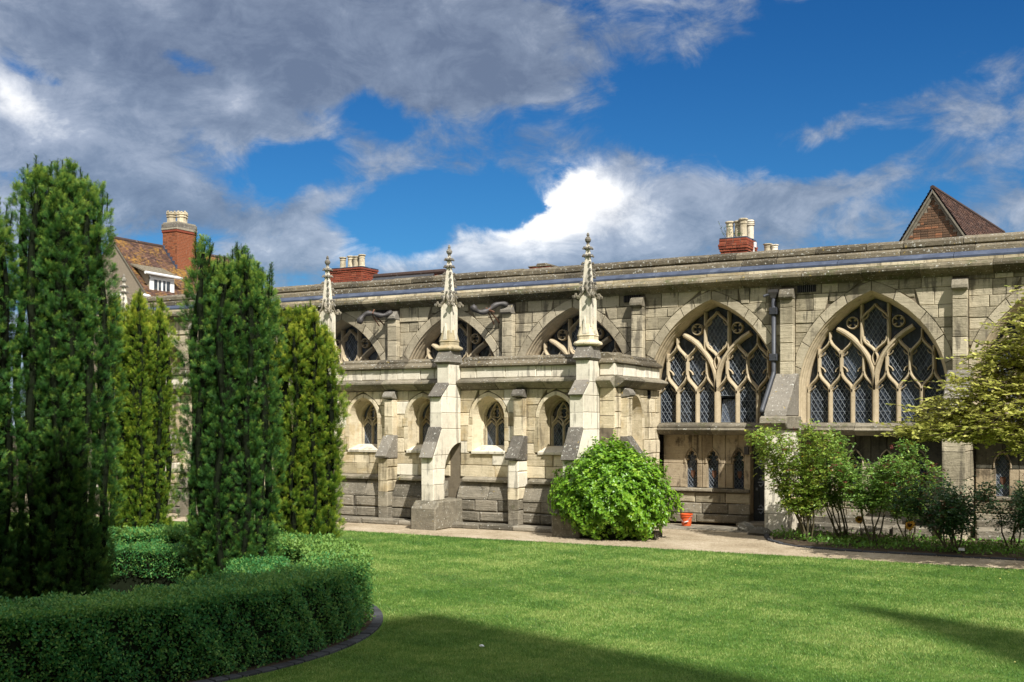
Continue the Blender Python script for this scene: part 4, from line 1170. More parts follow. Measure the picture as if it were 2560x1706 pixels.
def pot(parent, c, z0, h, r_, mat, style=0):
    mb = MB()
    if style == 0: pr = [(r_*1.05, z0), (r_*1.05, z0+.03), (r_*.95, z0+.06), (r_*.88, z0+h*.70), (r_*1.0, z0+h*.72), (r_*1.0, z0+h*.77), (r_*.92, z0+h*.79), (r_*.95, z0+h*.88), (r_*1.22, z0+h*.92), (r_*1.22, z0+h*.98), (r_*1.05, z0+h), (r_*.8, z0+h), (r_*.78, z0+h*.8)]
    elif style == 1: pr = [(r_*.95, z0), (r_*.93, z0+h*.66)]+[(r_*(1.0+.22*(k % 2)), z0+h*(.68+.045*k)) for k in range(7)]+[(r_*.9, z0+h), (r_*.7, z0+h*.97)]
    else: pr = [(r_*1.0, z0), (r_*.95, z0+h*.45), (r_*1.15, z0+h*.48), (r_*1.15, z0+h*.55), (r_*.98, z0+h*.57), (r_*1.0, z0+h*.66), (r_*1.2, z0+h*.70), (r_*1.2, z0+h*.78), (r_*1.05, z0+h*.8), (r_*1.05, z0+h*.86), (r_*.75, z0+h*.86)]
    mb.lathe(pr, c, 14 if style < 2 else 8, .39)
    if style == 2:
        for k in range(8):
            a = 2*math.pi*(k+.5)/8+.39
            mb.prism([(c[0]+r_*.85*math.cos(a-.2), c[1]+r_*.85*math.sin(a-.2)), (c[0]+r_*.85*math.cos(a+.2), c[1]+r_*.85*math.sin(a+.2)), (c[0]+r_*1.08*math.cos(a+.2), c[1]+r_*1.08*math.sin(a+.2)), (c[0]+r_*1.08*math.cos(a-.2), c[1]+r_*1.08*math.sin(a-.2))],
                     lambda p, q, n: (p, q, n), z0+h*.85, z0+h*(1.0 if k % 2 else .94))
    return put('chimney_pot', mb, mat, parent, smooth=False)

# ------------------------------------------------------------------ tile-roofed house behind, far left
HX, HY, HZ = -42.6, 38.0, 11.04
SL = 1.207
hs = thing('tiled_house', (HX, HY, 0), 'house behind the yews with an orange lichened tile roof, white dormer and tall brick chimney', 'house')
ex = 3.4; ez = HZ-SL*ex; HLEN = 8
mb = MB(); mb.prism([(HX-ex, 0), (HX+ex, 0), (HX+ex, ez), (HX, HZ), (HX-ex, ez)], lambda p, q, n: (p, n, q), HY+HLEN, HY, 0); put('wall', mb, 'render', hs)
nrm_ = math.hypot(1, SL)
rf = MB()
for sg in (-1, 1):
    rf.prism([(HX, HZ+.05), (HX+sg*(ex+.25), ez-.25*SL+.05), (HX+sg*(ex+.25), ez-.25*SL+.14), (HX, HZ+.15)], lambda p, q, n: (p, n, q), HY+HLEN, HY-.06, 0)
roof = put('roof', rf, 'verge', hs)
tile_roof('roof_tile', roof, (HX, HY-.08, HZ+.17), (0, 1, 0), (1, 0, -SL), HLEN, (ex+.25)*nrm_, 'tile')
mb = MB(); y = HY-.1
while y < HY+HLEN: mb.tube([(HX, y, HZ+.14), (HX, y+.40, HZ+.14)], .11, 8); y += .41
put('ridge_tile', mb, 'tile_plain', roof, kind='stuff')
# chimney
FC1 = frame((-42.6, 41.2, 0), (1, 0, 0), (0, -1, 0)); FC2 = frame((-41.6, 41.2, 0), (0, 1, 0), (1, 0, 0))
mb = MB(); mb.box((-42.59, 41.21, 7), (-41.61, 42.49, 12.05)); ch = put('chimney', mb, 'brickmortar', hs)
brick_wall(FC1, ch, 0, 1.0, 9.6, 12.0, 'brick'); brick_wall(FC2, ch, 0, 1.3, 8.7, 12.0, 'brick')
for (o, z0, z1, m_) in ((.04, 11.90, 12.02, 'redbrick'), (.06, 12.02, 12.12, 'verge'), (.05, 12.12, 12.34, 'weather'), (.0, 12.34, 12.42, 'verge')):
    mb = MB(); mb.box((-42.6-o, 41.2-o, z0), (-41.6+o, 42.5+o, z1), .02); put('chimney_band', mb, m_, ch)
for (x, y) in ((-42.3, 41.5), (-42.0, 42.0), (-41.85, 41.75)): pot(ch, (x, y), 12.42, .60, .23, 'pot', 2)
mb = MB(); mb.prism([(41.1, 9.5), (42.6, 9.5), (42.6, 9.75), (41.1, 9.75)], lambda p, q, n: (n, p, q), -41.58, -41.54, 0)
for k in range(6): mb.box((-42.6+k*.17, 41.12, HZ-.1-SL*k*.17), (-42.43+k*.17, 41.2, HZ+.22-SL*k*.17))
put('lead_flashing', mb, 'lead', ch)
# dormer
DX, DY0, DY1 = -40.45, 38.3, 39.85
mb = MB(); mb.prism([(DX-1.4, 9.9), (DX-.02, 8.2), (DX-.02, 9.32)], lambda p, q, n: (p, n, q), DY1, DY0, 0); dm = put('dormer', mb, 'render', hs)
mb = MB(); mb.prism([(DX-1.5, 10.02), (DX+.12, 9.36), (DX+.12, 9.42), (DX-1.5, 10.10)], lambda p, q, n: (p, n, q), DY1+.25, DY0-.25, 0); put('dormer_roof', mb, 'coping', dm)
FD = frame((DX, 0, 0), (0, 1, 0), (1, 0, 0))
mb = MB()
for (a, b, z0, z1) in ((DY0, DY0+.26, 8.36, 9.2), (DY1-.26, DY1, 8.36, 9.2), (DY0, DY1, 9.12, 9.3), (DY0, DY1, 8.36, 8.46), (.5*(DY0+DY1)-.05, .5*(DY0+DY1)+.05, 8.4, 9.15)):
    mb.prism([(a, z0), (b, z0), (b, z1), (a, z1)], face(FD), -.05, .03+.004*random.random(), .006)
for q in (DY0+.52, DY1-.52): mb.prism([(q-.025, 8.4), (q+.025, 8.4), (q+.025, 9.15), (q-.025, 9.15)], face(FD), -.05, .022)
wf = put('window_frame', mb, 'white', dm)
mb = MB(); mb.prism([(DY0+.2, 8.4), (DY1-.2, 8.4), (DY1-.2, 9.14), (DY0+.2, 9.14)], face(FD), -.06, .0); put('pane', mb, 'house_glass', wf)
mb = MB(); mb.tube([(DX+.2, DY0-.45, 9.37), (DX+.2, DY1+.3, 9.33)], .07, 8); put('gutter', mb, 'white', dm)
mb = MB(); mb.tube([(HX+.2, HY-.15, 8.42), (HX+.95, HY-.15, 8.36)], .07, 8); mb.tube([(HX+2.25, HY-.12, 8.30), (HX+2.6, HY-.12, 8.22)], .08, 8); put('gutter', mb, 'white', hs)

# ------------------------------------------------------------------ chimneys and roofs over the cloister
def stack(x0, x1, y0, y1, ztop, zb, label, mat, corbel, cap='verge'):
    t = thing('chimney_stack', (.5*(x0+x1), y0, 0), label, 'chimney', None)
    mb = MB(); mb.box((x0+.012, y0+.012, 0), (x1-.012, y1-.012, ztop)); s_ = put('stack', mb, 'brickmortar', t)
    Fa = frame((x0, y0, 0), (1, 0, 0), (0, -1, 0)); Fb = frame((x1, y0, 0), (0, 1, 0), (1, 0, 0))
    zc = ztop-corbel*.075
    brick_wall(Fa, s_, 0, x1-x0, zb, zc, mat); brick_wall(Fb, s_, 0, y1-y0, zb, zc, mat)
    for k in range(corbel):
        o = [.025, .05, .075, .085, .06, .06][min(k, 5)]
        mb = MB(); mb.box((x0-o+.01, y0-o+.01, zc+k*.075), (x1+o-.01, y1+o-.01, zc+(k+1)*.075-.004)); s2 = put('corbel', mb, 'brickmortar', t)
        Fa2 = frame((x0-o, y0, 0), (1, 0, 0), (0, -1, 0)); Fb2 = frame((x1, y0-o, 0), (0, 1, 0), (1, 0, 0))
        brick_wall(Fa2, s2, 0, x1-x0+2*o, zc+k*.075, zc+(k+1)*.075, mat, out=o); brick_wall(Fb2, s2, 0, y1-y0+2*o, zc+k*.075, zc+(k+1)*.075, mat, out=o)
    mb = MB(); mb.box((x0-.05, y0-.05, ztop), (x1+.05, y1+.05, ztop+.04), .015); put('cap', mb, cap, t)
    return t
t = stack(-26.6, -24.97, 34, 35, 8.12, 6.5, 'low red brick chimney with four pale pots, beside the leftmost pinnacle in view', 'redbrick', 2, 'lead')
for k, (x, y) in enumerate(((-26.05, 34.3), (-25.72, 34.35), (-25.42, 34.3), (-25.12, 34.25))): pot(t, (x, y), 8.16, .44+.03*(k % 2), .12, 'pot', 0)
t = stack(-15.75, -15.05, 30, 30.7, 7.0, 6.3, 'capped stub of a brick chimney peeping over the cloister roof', 'redbrick', 1, 'coping')
mb = MB(); mb.prism([(-15.6, 7.04), (-15.2, 7.04), (-15.25, 7.12), (-15.55, 7.12)], lambda p, q, n: (p, n, q), 30.65, 30.05, .02); put('cap_tile', mb, 'coping', t)
t = stack(-10.42, -9.70, 32, 32.9, 7.72, 6.3, 'corbelled red brick chimney with buff pots and a weed growing between them', 'redbrick', 6, 'lead')
for k, (x, y, h, s_) in enumerate(((-10.26, 32.3, .52, 0), (-10.0, 32.3, .52, 0), (-9.82, 32.2, .56, 0), (-9.72, 32.55, .56, 1))): pot(t, (x, y), 7.76, h, .115, 'pot' if s_ == 0 else 'palepot', s_)
CH_D = t
mb = MB(); mb.box((-9.62, 32.55, 7.5), (-9.55, 32.64, 7.66), .01); mb.box((-9.64, 32.55, 7.25), (-9.6, 32.6, 7.5), .005); put('antenna_box', mb, 'white', t)
t = stack(-9.38, -8.7, 32.2, 32.9, 7.18, 6.9, 'pair of buff pots on a hidden chimney just right of the weedy one', 'redbrick', 1)
pot(t, (-9.16, 32.45), 7.2, .36, .115, 'pot', 0); pot(t, (-8.96, 32.45), 7.2, .32, .10, 'palepot', 0)
# low dark roof ridge behind the cloister
t = thing('ridge_roof', (-20.5, 30, 0), 'dark tiled roof ridge with a red brick end showing above the cloister roof', 'roof')
mb = MB(); mb.prism([(28.2, 5.4), (31.8, 5.4), (30.0, 7.1)], lambda p, q, n: (n, p, q), -21.5, -19.15, 0); put('roof', mb, 'slateedge', t)
mb = MB(); mb.prism([(28.1, 5.3), (31.9, 5.3), (30.0, 7.02)], lambda p, q, n: (n, p, q), -19.15, -19.0, 0); put('gable_end', mb, 'redbrick', t)
mb = MB(); mb.box((-21.4, 28.4, 0), (-19.2, 31.6, 5.45)); put('wall', mb, 'redbrick', t)
mb = MB(); x = -21.5
while x < -19.1: mb.tube([(x, 30, 7.08), (x+.38, 30, 7.08)], .09, 8); x += .39
put('ridge_tile', mb, 'tile_plain', t, kind='stuff')

# brick gable with purple tile roof, upper right
gy = R(-6.6)
GR = Vector((math.cos(gy), math.sin(gy), 0)); GO = Vector((math.sin(gy), -math.cos(gy), 0)); GB = -GO
GA = Vector((-5.07, 36.0, 9.36))
FG = lambda x, d, z: tuple(Vector((GA.x, GA.y, z))+GR*x+GO*d)
gs = 1.58
gt = thing('brick_gable_house', (GA.x, GA.y, 0), 'pointed old brick gable with a steep purple tile roof rising over the cloister', 'house')
hw_ = 3.3
mb = MB(); mb.prism([(-hw_, 0), (hw_, 0), (hw_, 9.26-gs*hw_), (0, 9.26), (-hw_, 9.26-gs*hw_)], face(FG), -10.5, -.012, 0); wl = put('wall', mb, 'brickmortar', gt)
brick_wall(FG, wl, -1.35, 1.35, 7.4, 9.15, 'oldbrick', inside=lambda x, z: abs(x) < (9.2-z)/gs-.03, course=.072)
mb = MB()
for sg in (-1, 1):
    mb.prism([(0, 9.30), (sg*(hw_+.2), 9.30-gs*(hw_+.2)), (sg*(hw_+.2), 9.42-gs*(hw_+.2)), (0, 9.42)], face(FG), -10.6, .0, 0)
rf = put('roof', mb, 'slateedge', gt)
mb = MB()
for sg in (-1, 1):
    mb.prism([(0, 9.14), (sg*2.2, 9.14-gs*2.2), (sg*2.2, 9.27-gs*2.2), (0, 9.27)], face(FG), -.02, .05, .012)
    mb.prism([(0, 9.275), (sg*2.2, 9.275-gs*2.2), (sg*2.2, 9.375-gs*2.2), (0, 9.375)], face(FG), -.02, .12, .012)
put('verge', mb, 'verge', gt)
dn = GR-Vector((0, 0, gs))
tile_roof('roof_tile', rf, Vector((GA.x, GA.y, 9.43))+GO*.12, tuple(GB), tuple(dn), 10.0, 4.2, 'tile_plain', .17, .105)
dn2 = -GR-Vector((0, 0, gs))
tile_roof('roof_tile', rf, Vector((GA.x, GA.y, 9.43))+GO*.12, tuple(GB), tuple(dn2), 10.0, 3.0, 'tile_plain', .17, .105)
mb = MB(); s_ = -.1
while s_ < 9.6:
    p = Vector((GA.x, GA.y, 9.44))+GB*s_; mb.tube([p, p+GB*.33+Vector((0, 0, .0))], .075, 7); s_ += .34
put('ridge_tile', mb, 'tile_plain', rf, kind='stuff')

for par, mt, rest in BREST.values(): put('brick', rest, mt, par, kind='stuff')
# ------------------------------------------------------------------ the great church on the far side of the garth, behind the viewer: it casts the lawn shadows
ca = thing('cathedral', (12, -14, 0), 'tall stone cathedral with tower, gable and spired turret that throws its shadow over the lawn', 'cathedral')
YC = -12.0
k_ = SUN.x/-SUN.y if SUN.y else 0
def cast(x, y, z=0.0):
    k = y-YC
    return x+SUN.x/(-SUN.y)*k, z+SUN.z/(-SUN.y)*k
ap = cast(-7.35, 11.45); e1 = cast(-2.67, 9.86); lf = cast(-7.6, 10.2)
mb = MB(); mb.box((7, YC-12, 0), (15.4, YC, 32.4)); mb.box((15.4, YC-10, 0), (lf[0]-.9, YC-.0, 35.0)); put('tower', mb, 'church', ca)
sl_ = (ap[1]-e1[1])/(e1[0]-ap[0])
xr_ = ap[0]+12
mb = MB(); mb.prism([(lf[0]-.95, 0), (xr_, 0), (xr_, ap[1]-sl_*12), (ap[0], ap[1]), (lf[0]-.95, lf[1]-.6)], lambda p, q, n: (p, n, q), YC-20, YC+.0, 0); put('transept', mb, 'church', ca)
tp = cast(-3.75, 14.6)
mb = MB()
cx_, cz_ = tp[0]+.55, tp[1]
mb.loft([[(cx_+a*sx, YC+b_, z) for sx, b_ in ((-1, -a), (1, -a), (1, a), (-1, a))] for a, z in ((.62, 0), (.62, cz_-3.4), (.52, cz_-3.2), (.03, cz_))]); put('turret', mb, 'church', ca)
mb = MB(); mb.box((xr_-.5, YC-14, 0), (xr_+45, YC-.5, 19)); mb.box((-70, YC-16, 0), (6.9, YC-.4, 16.5)); put('nave', mb, 'church', ca)
mb = MB()
for k in range(15): mb.box((-66+k*5, YC-1.0, 0), (-64.6+k*5, YC+.5, 15.5))
put('buttress', mb, 'church', ca, kind='stuff')
# ------------------------------------------------------------------ leaves
def leaves(name, parent, mat, P, Dr, Nn, sc, tint, Tv, Tf, kind=None, label=None, cat=None, group=None, vt=None):
    P = np.asarray(P, np.float32); Dr = np.asarray(Dr, np.float32); Nn = np.asarray(Nn, np.float32)
    N = len(P)
    Dr = Dr/np.maximum(np.linalg.norm(Dr, axis=1, keepdims=True), 1e-6)
    Xv = np.cross(Dr, Nn); l = np.linalg.norm(Xv, axis=1, keepdims=True)
    bad = l[:, 0] < 1e-4
    if bad.any(): Xv[bad] = np.cross(Dr[bad], np.array([.3, .5, .8], np.float32)); l = np.linalg.norm(Xv, axis=1, keepdims=True)
    Xv = Xv/np.maximum(l, 1e-6); Zv = np.cross(Xv, Dr)
    Tv = np.asarray(Tv, np.float32); m = len(Tv)
    s = np.asarray(sc, np.float32).reshape(N, 1, 1)
    V = P[:, None, :]+s*(Tv[None, :, 0:1]*Xv[:, None, :]+Tv[None, :, 1:2]*Dr[:, None, :]+Tv[None, :, 2:3]*Zv[:, None, :])
    V = V.reshape(-1, 3)
    Tf = np.asarray(Tf, np.int32); k = len(Tf)
    Fi = (Tf[None]+(np.arange(N, dtype=np.int32)*m)[:, None, None]).reshape(-1, 3)
    me = bpy.data.meshes.new(name)
    me.vertices.add(len(V)); me.vertices.foreach_set('co', V.ravel())
    nf = len(Fi)
    me.loops.add(nf*3); me.loops.foreach_set('vertex_index', Fi.ravel())
    me.polygons.add(nf); me.polygons.foreach_set('loop_start', np.arange(0, nf*3, 3, dtype=np.int32))
    try: me.polygons.foreach_set('loop_total', np.full(nf, 3, dtype=np.int32))
    except Exception: pass
    me.update(calc_edges=True)
    tt_ = np.repeat(np.asarray(tint, np.float32), m)
    if vt is not None: tt_ = tt_+np.tile(np.asarray(vt, np.float32), N)
    set_tint(me, np.clip(tt_, 0, 1))
    me.materials.append(M[mat])
    o = bpy.data.objects.new(name, me); link(o, parent); tag(o, label, cat, group, kind)
    return o
LEAF_V = [(0, 0, 0), (.30, .40, .06), (0, 1, -.04), (-.30, .40, .06)]; LEAF_F = [(0, 1, 2), (0, 2, 3)]
NARROW_V = [(0, 0, 0), (.19, .5, .05), (0, 1, -.02), (-.19, .5, .05)]
def sprig_template(n=9, nl=.42, wdt=.075, crown=True):
    v, f = [], []
    for i in range(n):
        y = .12+.80*i/(n-1)
        for sg in (-1, 1):
            lift = random.uniform(-.16, .24)
            k = len(v); l = nl*(1-.45*max(0, (y-.6)/.4))
            dx, dy = sg*l*.8, l*.62
            v += [(0, y-wdt/2, 0), (0, y+wdt/2, 0), (dx, y+dy, lift)]; f.append((k, k+1, k+2))
    for a in (-.3, 0, .3):
        k = len(v); v += [(-.03, .85, 0), (.03, .85, 0), (a*.6, 1.22, .05)]; f.append((k, k+1, k+2))
    return v, f
SPRIGS = [sprig_template(5, .46, .10), sprig_template(5, .44, .11)]

def rand_unit(n):
    v = rng.normal(size=(n, 3)); return v/np.linalg.norm(v, axis=1, keepdims=True)

def yew(cx, cy, r, h, mat, label, n_plume=11, dens=1.0, seed=1, sprig=.088, zlow=.03, spread=.0, topvar=.13, spikes=1.0):
    rg = np.random.default_rng(seed)
    t = thing('yew_tree', (cx, cy, 0), label, 'yew tree', 'clipped upright yews round the hedge bed')
    core = MB(); P, Dv, Nv, Tn, Sc = [], [], [], [], []
    plumes = []
    for k in range(n_plume):
        a = 2*math.pi*k/n_plume+rg.uniform(-.2, .2); plumes.append((a, r*rg.uniform(.66, .82), r*rg.uniform(.245, .31), h*rg.uniform(1-topvar, 1.0)))
    for k in range(max(4, n_plume//2)):
        a = 2*math.pi*k/max(4, n_plume//2)+rg.uniform(0, 1); plumes.append((a, r*rg.uniform(.30, .50), r*rg.uniform(.25, .31), h*rg.uniform(1-topvar, 1.0-topvar*.2)))
    plumes.append((0.0, r*.06, r*.34, h*.97)); n_out = n_plume
    camv = np.array([-cx, -cy]); camv = camv/np.linalg.norm(camv)
    for pi_, (a, ro, pr, ph) in enumerate(plumes):
        ca_, sa_ = math.cos(a), math.sin(a)
        tw = rg.uniform(-.25, .25)
        def axis(z):
            q = z/h
            k = ro*(.88+.16*math.sin(math.pi*min(1, q*1.05)))*(1-.06*max(0, q-.7)/.3)
            aa = a+tw*q
            wob = .05*math.sin(z*3.1+a*5)
            return np.array([cx+k*math.cos(aa)+wob*.6, cy+k*math.sin(aa)+wob*.5, z])
        def rad(q):
            w_ = (.82+.18*min(1, q*4))*(1 if q < .90 else max(.08, 1-((q-.90)/.10)**1.7))
            return pr*w_*(1+.20*math.sin(q*ph*5.2+a*7))
        core.tube([axis(ph*q) for q in np.linspace(.0, .96, 9)], [max(.010, rad(q)*(.24 if pi_ < n_out else .72)) for q in np.linspace(0, .96, 9)], 6)
        n = int(2*math.pi*pr*ph*98*dens*(.088/sprig)**2)
        q = rg.random(n)*.995; ang = rg.random(n)*2*math.pi
        for qi, an in zip(q, ang):
            c = axis(ph*qi); o = np.array([math.cos(an), math.sin(an), 0.0])
            rel = c[:2]+o[:2]*pr-np.array([cx, cy])
            # leave out what lies buried inside the crown, thin what faces away
            if np.dot(rel, rel) < (r*.45)**2 and qi < .86: continue
            if np.dot(rel, camv) < -r*.12 and rg.random() < .8: continue
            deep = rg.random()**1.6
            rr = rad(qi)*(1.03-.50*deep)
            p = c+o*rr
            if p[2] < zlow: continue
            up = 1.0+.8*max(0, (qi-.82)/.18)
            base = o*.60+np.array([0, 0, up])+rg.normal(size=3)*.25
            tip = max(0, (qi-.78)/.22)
            t0 = .35+.12*rg.normal()-.36*deep+.42*tip*(rg.random() < .75)+(.14 if rg.random() < .08 else 0)  # sprigs deep in a plume tinted darker, shade put into the colour
            nrm = np.array([0, 0, .7])+o*.4
            for s_ in range(5):
                d_ = base+rg.normal(size=3)*.40
                P.append(p+rg.normal(size=3)*.012); Dv.append(d_); Nv.append(nrm+rg.normal(size=3)*.5)
                Tn.append(t0+.06*rg.normal()); Sc.append(sprig*rg.uniform(.65, 1.05))
        # leaders standing above the plume
        for s_ in range(max(1, int(round(rg.uniform(1.8, 4.2)*spikes)))):
            c = axis(ph*.955)+np.array([rg.normal()*.06, rg.normal()*.06, 0]); L = rg.uniform(.12, .32)
            e = c+np.array([rg.normal()*.02, rg.normal()*.02, L])
            core.tube([c-np.array([0, 0, .1]), e], [.008, .004], 4)
            for i in range(int(L*150)):
                q_ = i/(L*150); an = rg.random()*6.28; o = np.array([math.cos(an), math.sin(an), 0])
                P.append(c+(e-c)*q_); Dv.append(o*.75+np.array([0, 0, .8])); Nv.append(np.array([0, 0, 1.])-o*.3); Tn.append(.25+.35*rg.random()-.2*q_); Sc.append(sprig*.70*(1.1-.5*q_))
    tr = MB(); tr.tube([(cx, cy, -.02), (cx, cy, h*.8)], [r*.22, r*.05], 8); put('trunk', tr, 'bark', t)
    cr = put('crown', core, 'hedgecore', t)
    tv, tf = SPRIGS[seed % 2]
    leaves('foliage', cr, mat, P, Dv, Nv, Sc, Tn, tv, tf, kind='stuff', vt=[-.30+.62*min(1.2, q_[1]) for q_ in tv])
    return t
yew(-10.61, 8.75, .56, 5.30, 'yew', 'tallest dark green yew, standing at the left in front of the others', 12, 1.1, 2, topvar=.06)
yew(-11.08, 7.98, .50, 4.85, 'yew', 'dark yew cut off by the left edge, touching the tallest yew', 10, 1.0, 3, topvar=.08)
yew(-9.95, 10.76, .62, 4.62, 'yew', 'broad dark green yew in the middle, taller than the golden one at its right', 11, 1.1, 4, topvar=.11)
yew(-10.42, 12.75, .545, 4.08, 'golden', 'golden green yew at the right end of the group, beside the washing house', 10, 1.35, 5, topvar=.15)
yew(-17.75, 16.5, .76, 4.98, 'golden', 'golden yew in the gap between the two dark yews', 11, 1.15, 6, sprig=.10)
yew(-13.9, 14.8, .22, 2.75, 'yew', 'small thin dark yew half hidden behind the broad middle yew', 5, .9, 8, spikes=.5)

# ------------------------------------------------------------------ box hedge ring
def in_view(P, m=.04):
    s, c = math.sin(YAW), math.cos(YAW)
    yc = -P[:, 0]*s+P[:, 1]*c; xc = (P[:, 0]*c+P[:, 1]*s)/np.maximum(yc, .1); zc = (P[:, 2]-EYE)/np.maximum(yc, .1)
    return (yc > .5) & (np.abs(xc) < 1280/FPX+m) & (zc < 1058/FPX+m) & (zc > -(1706-1058)/FPX-m), yc
hd = thing('box_hedge', (HC[0], HC[1], 0), 'low clipped box hedge curving round the bed of yews in the left foreground', 'hedge')
mb = MB(); n = 96
ring = [[(HC[0]+rr*math.cos(2*math.pi*i/n), HC[1]+rr*math.sin(2*math.pi*i/n), z) for i in range(n)] for rr, z in ((HR-.13, 0), (HR-.09, HH*.5), (HR-.10, HH-.09), (HR-HT+.10, HH-.09), (HR-HT+.1, 0))]
mb.loft(ring, True, False)
cr = put('twigs', mb, 'hedgecore', hd)
def hedge_leaves():
    N = 430000
    ang = rng.random(N)*2*np.pi; which = rng.random(N)
    A_out = HR*HH; A_top = HT*(HR-HT/2); A_in = (HR-HT)*HH; T = A_out+A_top+A_in
    o = which < A_out/T; tp_ = (which >= A_out/T) & (which < (A_out+A_top)/T); i_ = which >= (A_out+A_top)/T
    rr = np.empty(N); z = np.empty(N)
    u = rng.random(N)
    lum = .035*np.sin(ang*23+3*u)+.03*np.sin(ang*57+u*9)+.02*np.sin(ang*101-u*13)
    rr[o] = (HR+lum-.02)[o]-.015*(u[o] > .9); z[o] = u[o]*HH
    rr[tp_] = HR-HT*u[tp_]; z[tp_] = HH+lum[tp_]*.6
    rr[i_] = (HR-HT-lum+.02)[i_]; z[i_] = u[i_]*HH
    dep = rng.random(N)**1.5*.13
    nrm = np.zeros((N, 3)); ca_, sa_ = np.cos(ang), np.sin(ang)
    nrm[o, 0] = ca_[o]; nrm[o, 1] = sa_[o]; nrm[i_, 0] = -ca_[i_]; nrm[i_, 1] = -sa_[i_]; nrm[tp_, 2] = 1
    # clipped edges are rounded
    P = np.stack([HC[0]+rr*ca_, HC[1]+rr*sa_, z], 1)-nrm*dep[:, None]+rng.normal(size=(N, 3))*.012
    P[:, 2] = np.maximum(P[:, 2], .01)
    vis, yc = in_view(P, .03)
    far = np.clip((9.5/np.maximum(yc, 1))**1.6, 0, 1)
    # thin the base a little
    keep = vis & (rng.random(N) < far) & ((z > .12) | (rng.random(N) < .55))
    facing = ((nrm*(np.array([0, 0, EYE])-P)).sum(1) > 0) | (rng.random(N) < .3)
    keep &= facing
    P = P[keep]; nrm = nrm[keep]; yc = yc[keep]; n_ = len(P)
    D_ = nrm*.45+rand_unit(n_)*.8+np.array([0, 0, .35]); Nn = nrm*1.1+rand_unit(n_)*.7+np.array([0, 0, .35])
    sc = .030*rng.uniform(.7, 1.3, n_)*np.maximum(1, yc/11)
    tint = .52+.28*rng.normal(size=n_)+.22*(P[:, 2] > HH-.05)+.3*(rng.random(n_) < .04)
    # sunlight on the far right bulge, painted in as yellower leaves
    a_ = np.arctan2(P[:, 1]-HC[1], P[:, 0]-HC[0]); tint += .45*np.exp(-((a_-.85)/.35)**2)
    tint += .12*np.sin(P[:, 0]*3.1+P[:, 1]*2.3)*np.sin(P[:, 2]*5+P[:, 1])
    return P, D_, Nn, sc, tint
P, D_, Nn, sc, ti = hedge_leaves()
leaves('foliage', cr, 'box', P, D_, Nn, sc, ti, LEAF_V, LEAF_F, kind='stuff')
def inner_hedge():
    t = thing('box_hedge', (HC[0], HC[1], 0), 'narrower inner ring of low box hedge between the outer hedge and the yews', 'hedge')
    r0, r1, hh = 2.30, 2.95, .60; n = 72
    mb = MB(); mb.loft([[(HC[0]+rr*math.cos(2*math.pi*i/n), HC[1]+rr*math.sin(2*math.pi*i/n), z) for i in range(n)] for rr, z in ((r1-.06, 0), (r1-.06, hh-.08), (r0+.06, hh-.08), (r0+.06, 0))], True, False)
    c_ = put('twigs', mb, 'hedgecore', t)
    N = 90000; ang = rng.random(N)*2*np.pi; u = rng.random(N); top = rng.random(N) < .62
    rr = np.where(top, r0+(r1-r0)*u, np.where(rng.random(N) < .5, r1, r0)); z = np.where(top, hh, .25+(hh-.25)*u)
    P = np.stack([HC[0]+rr*np.cos(ang), HC[1]+rr*np.sin(ang), z+.03*np.sin(ang*31)], 1)+rng.normal(size=(N, 3))*.02
    vis, yc = in_view(P, .02); P = P[vis]; n_ = len(P)
    leaves('foliage', c_, 'box', P, rand_unit(n_)*.8+np.array([0, 0, .5]), rand_unit(n_)*.7+np.array([0, 0, 1.]), .034*rng.uniform(.7, 1.3, n_), .52+.24*rng.normal(size=n_), LEAF_V, LEAF_F, kind='stuff')
inner_hedge()
ed = thing('slate_edging', (HC[0]+HR, HC[1], 0), 'dark slate edging strip at the foot of the curved box hedge', 'edging')
a = -1.25
while a < 1.15:
    da = u01(.035, .06); r0, r1 = HR+.03, HR+.15
    mb = MB(); mb.prism([(HC[0]+r0*math.cos(a+.002), HC[1]+r0*math.sin(a+.002)), (HC[0]+r1*math.cos(a+.002), HC[1]+r1*math.sin(a+.002)), (HC[0]+r1*math.cos(a+da-.002), HC[1]+r1*math.sin(a+da-.002)), (HC[0]+r0*math.cos(a+da-.002), HC[1]+r0*math.sin(a+da-.002))],
                        lambda p, q, n: (p, q, n), -.05, .022+u01(-.006, .006), .006)
    put('slate', mb, 'slateedge', ed); a += da
mb = MB(); n = 64
mb.loft([[(HC[0]+rr*math.cos(2*math.pi*i/n), HC[1]+rr*math.sin(2*math.pi*i/n), z) for i in range(n)] for rr, z in ((HR+.04, .008), (.01, .012))], True, False)
put('bed_soil', mb, 'soil', kind='structure')

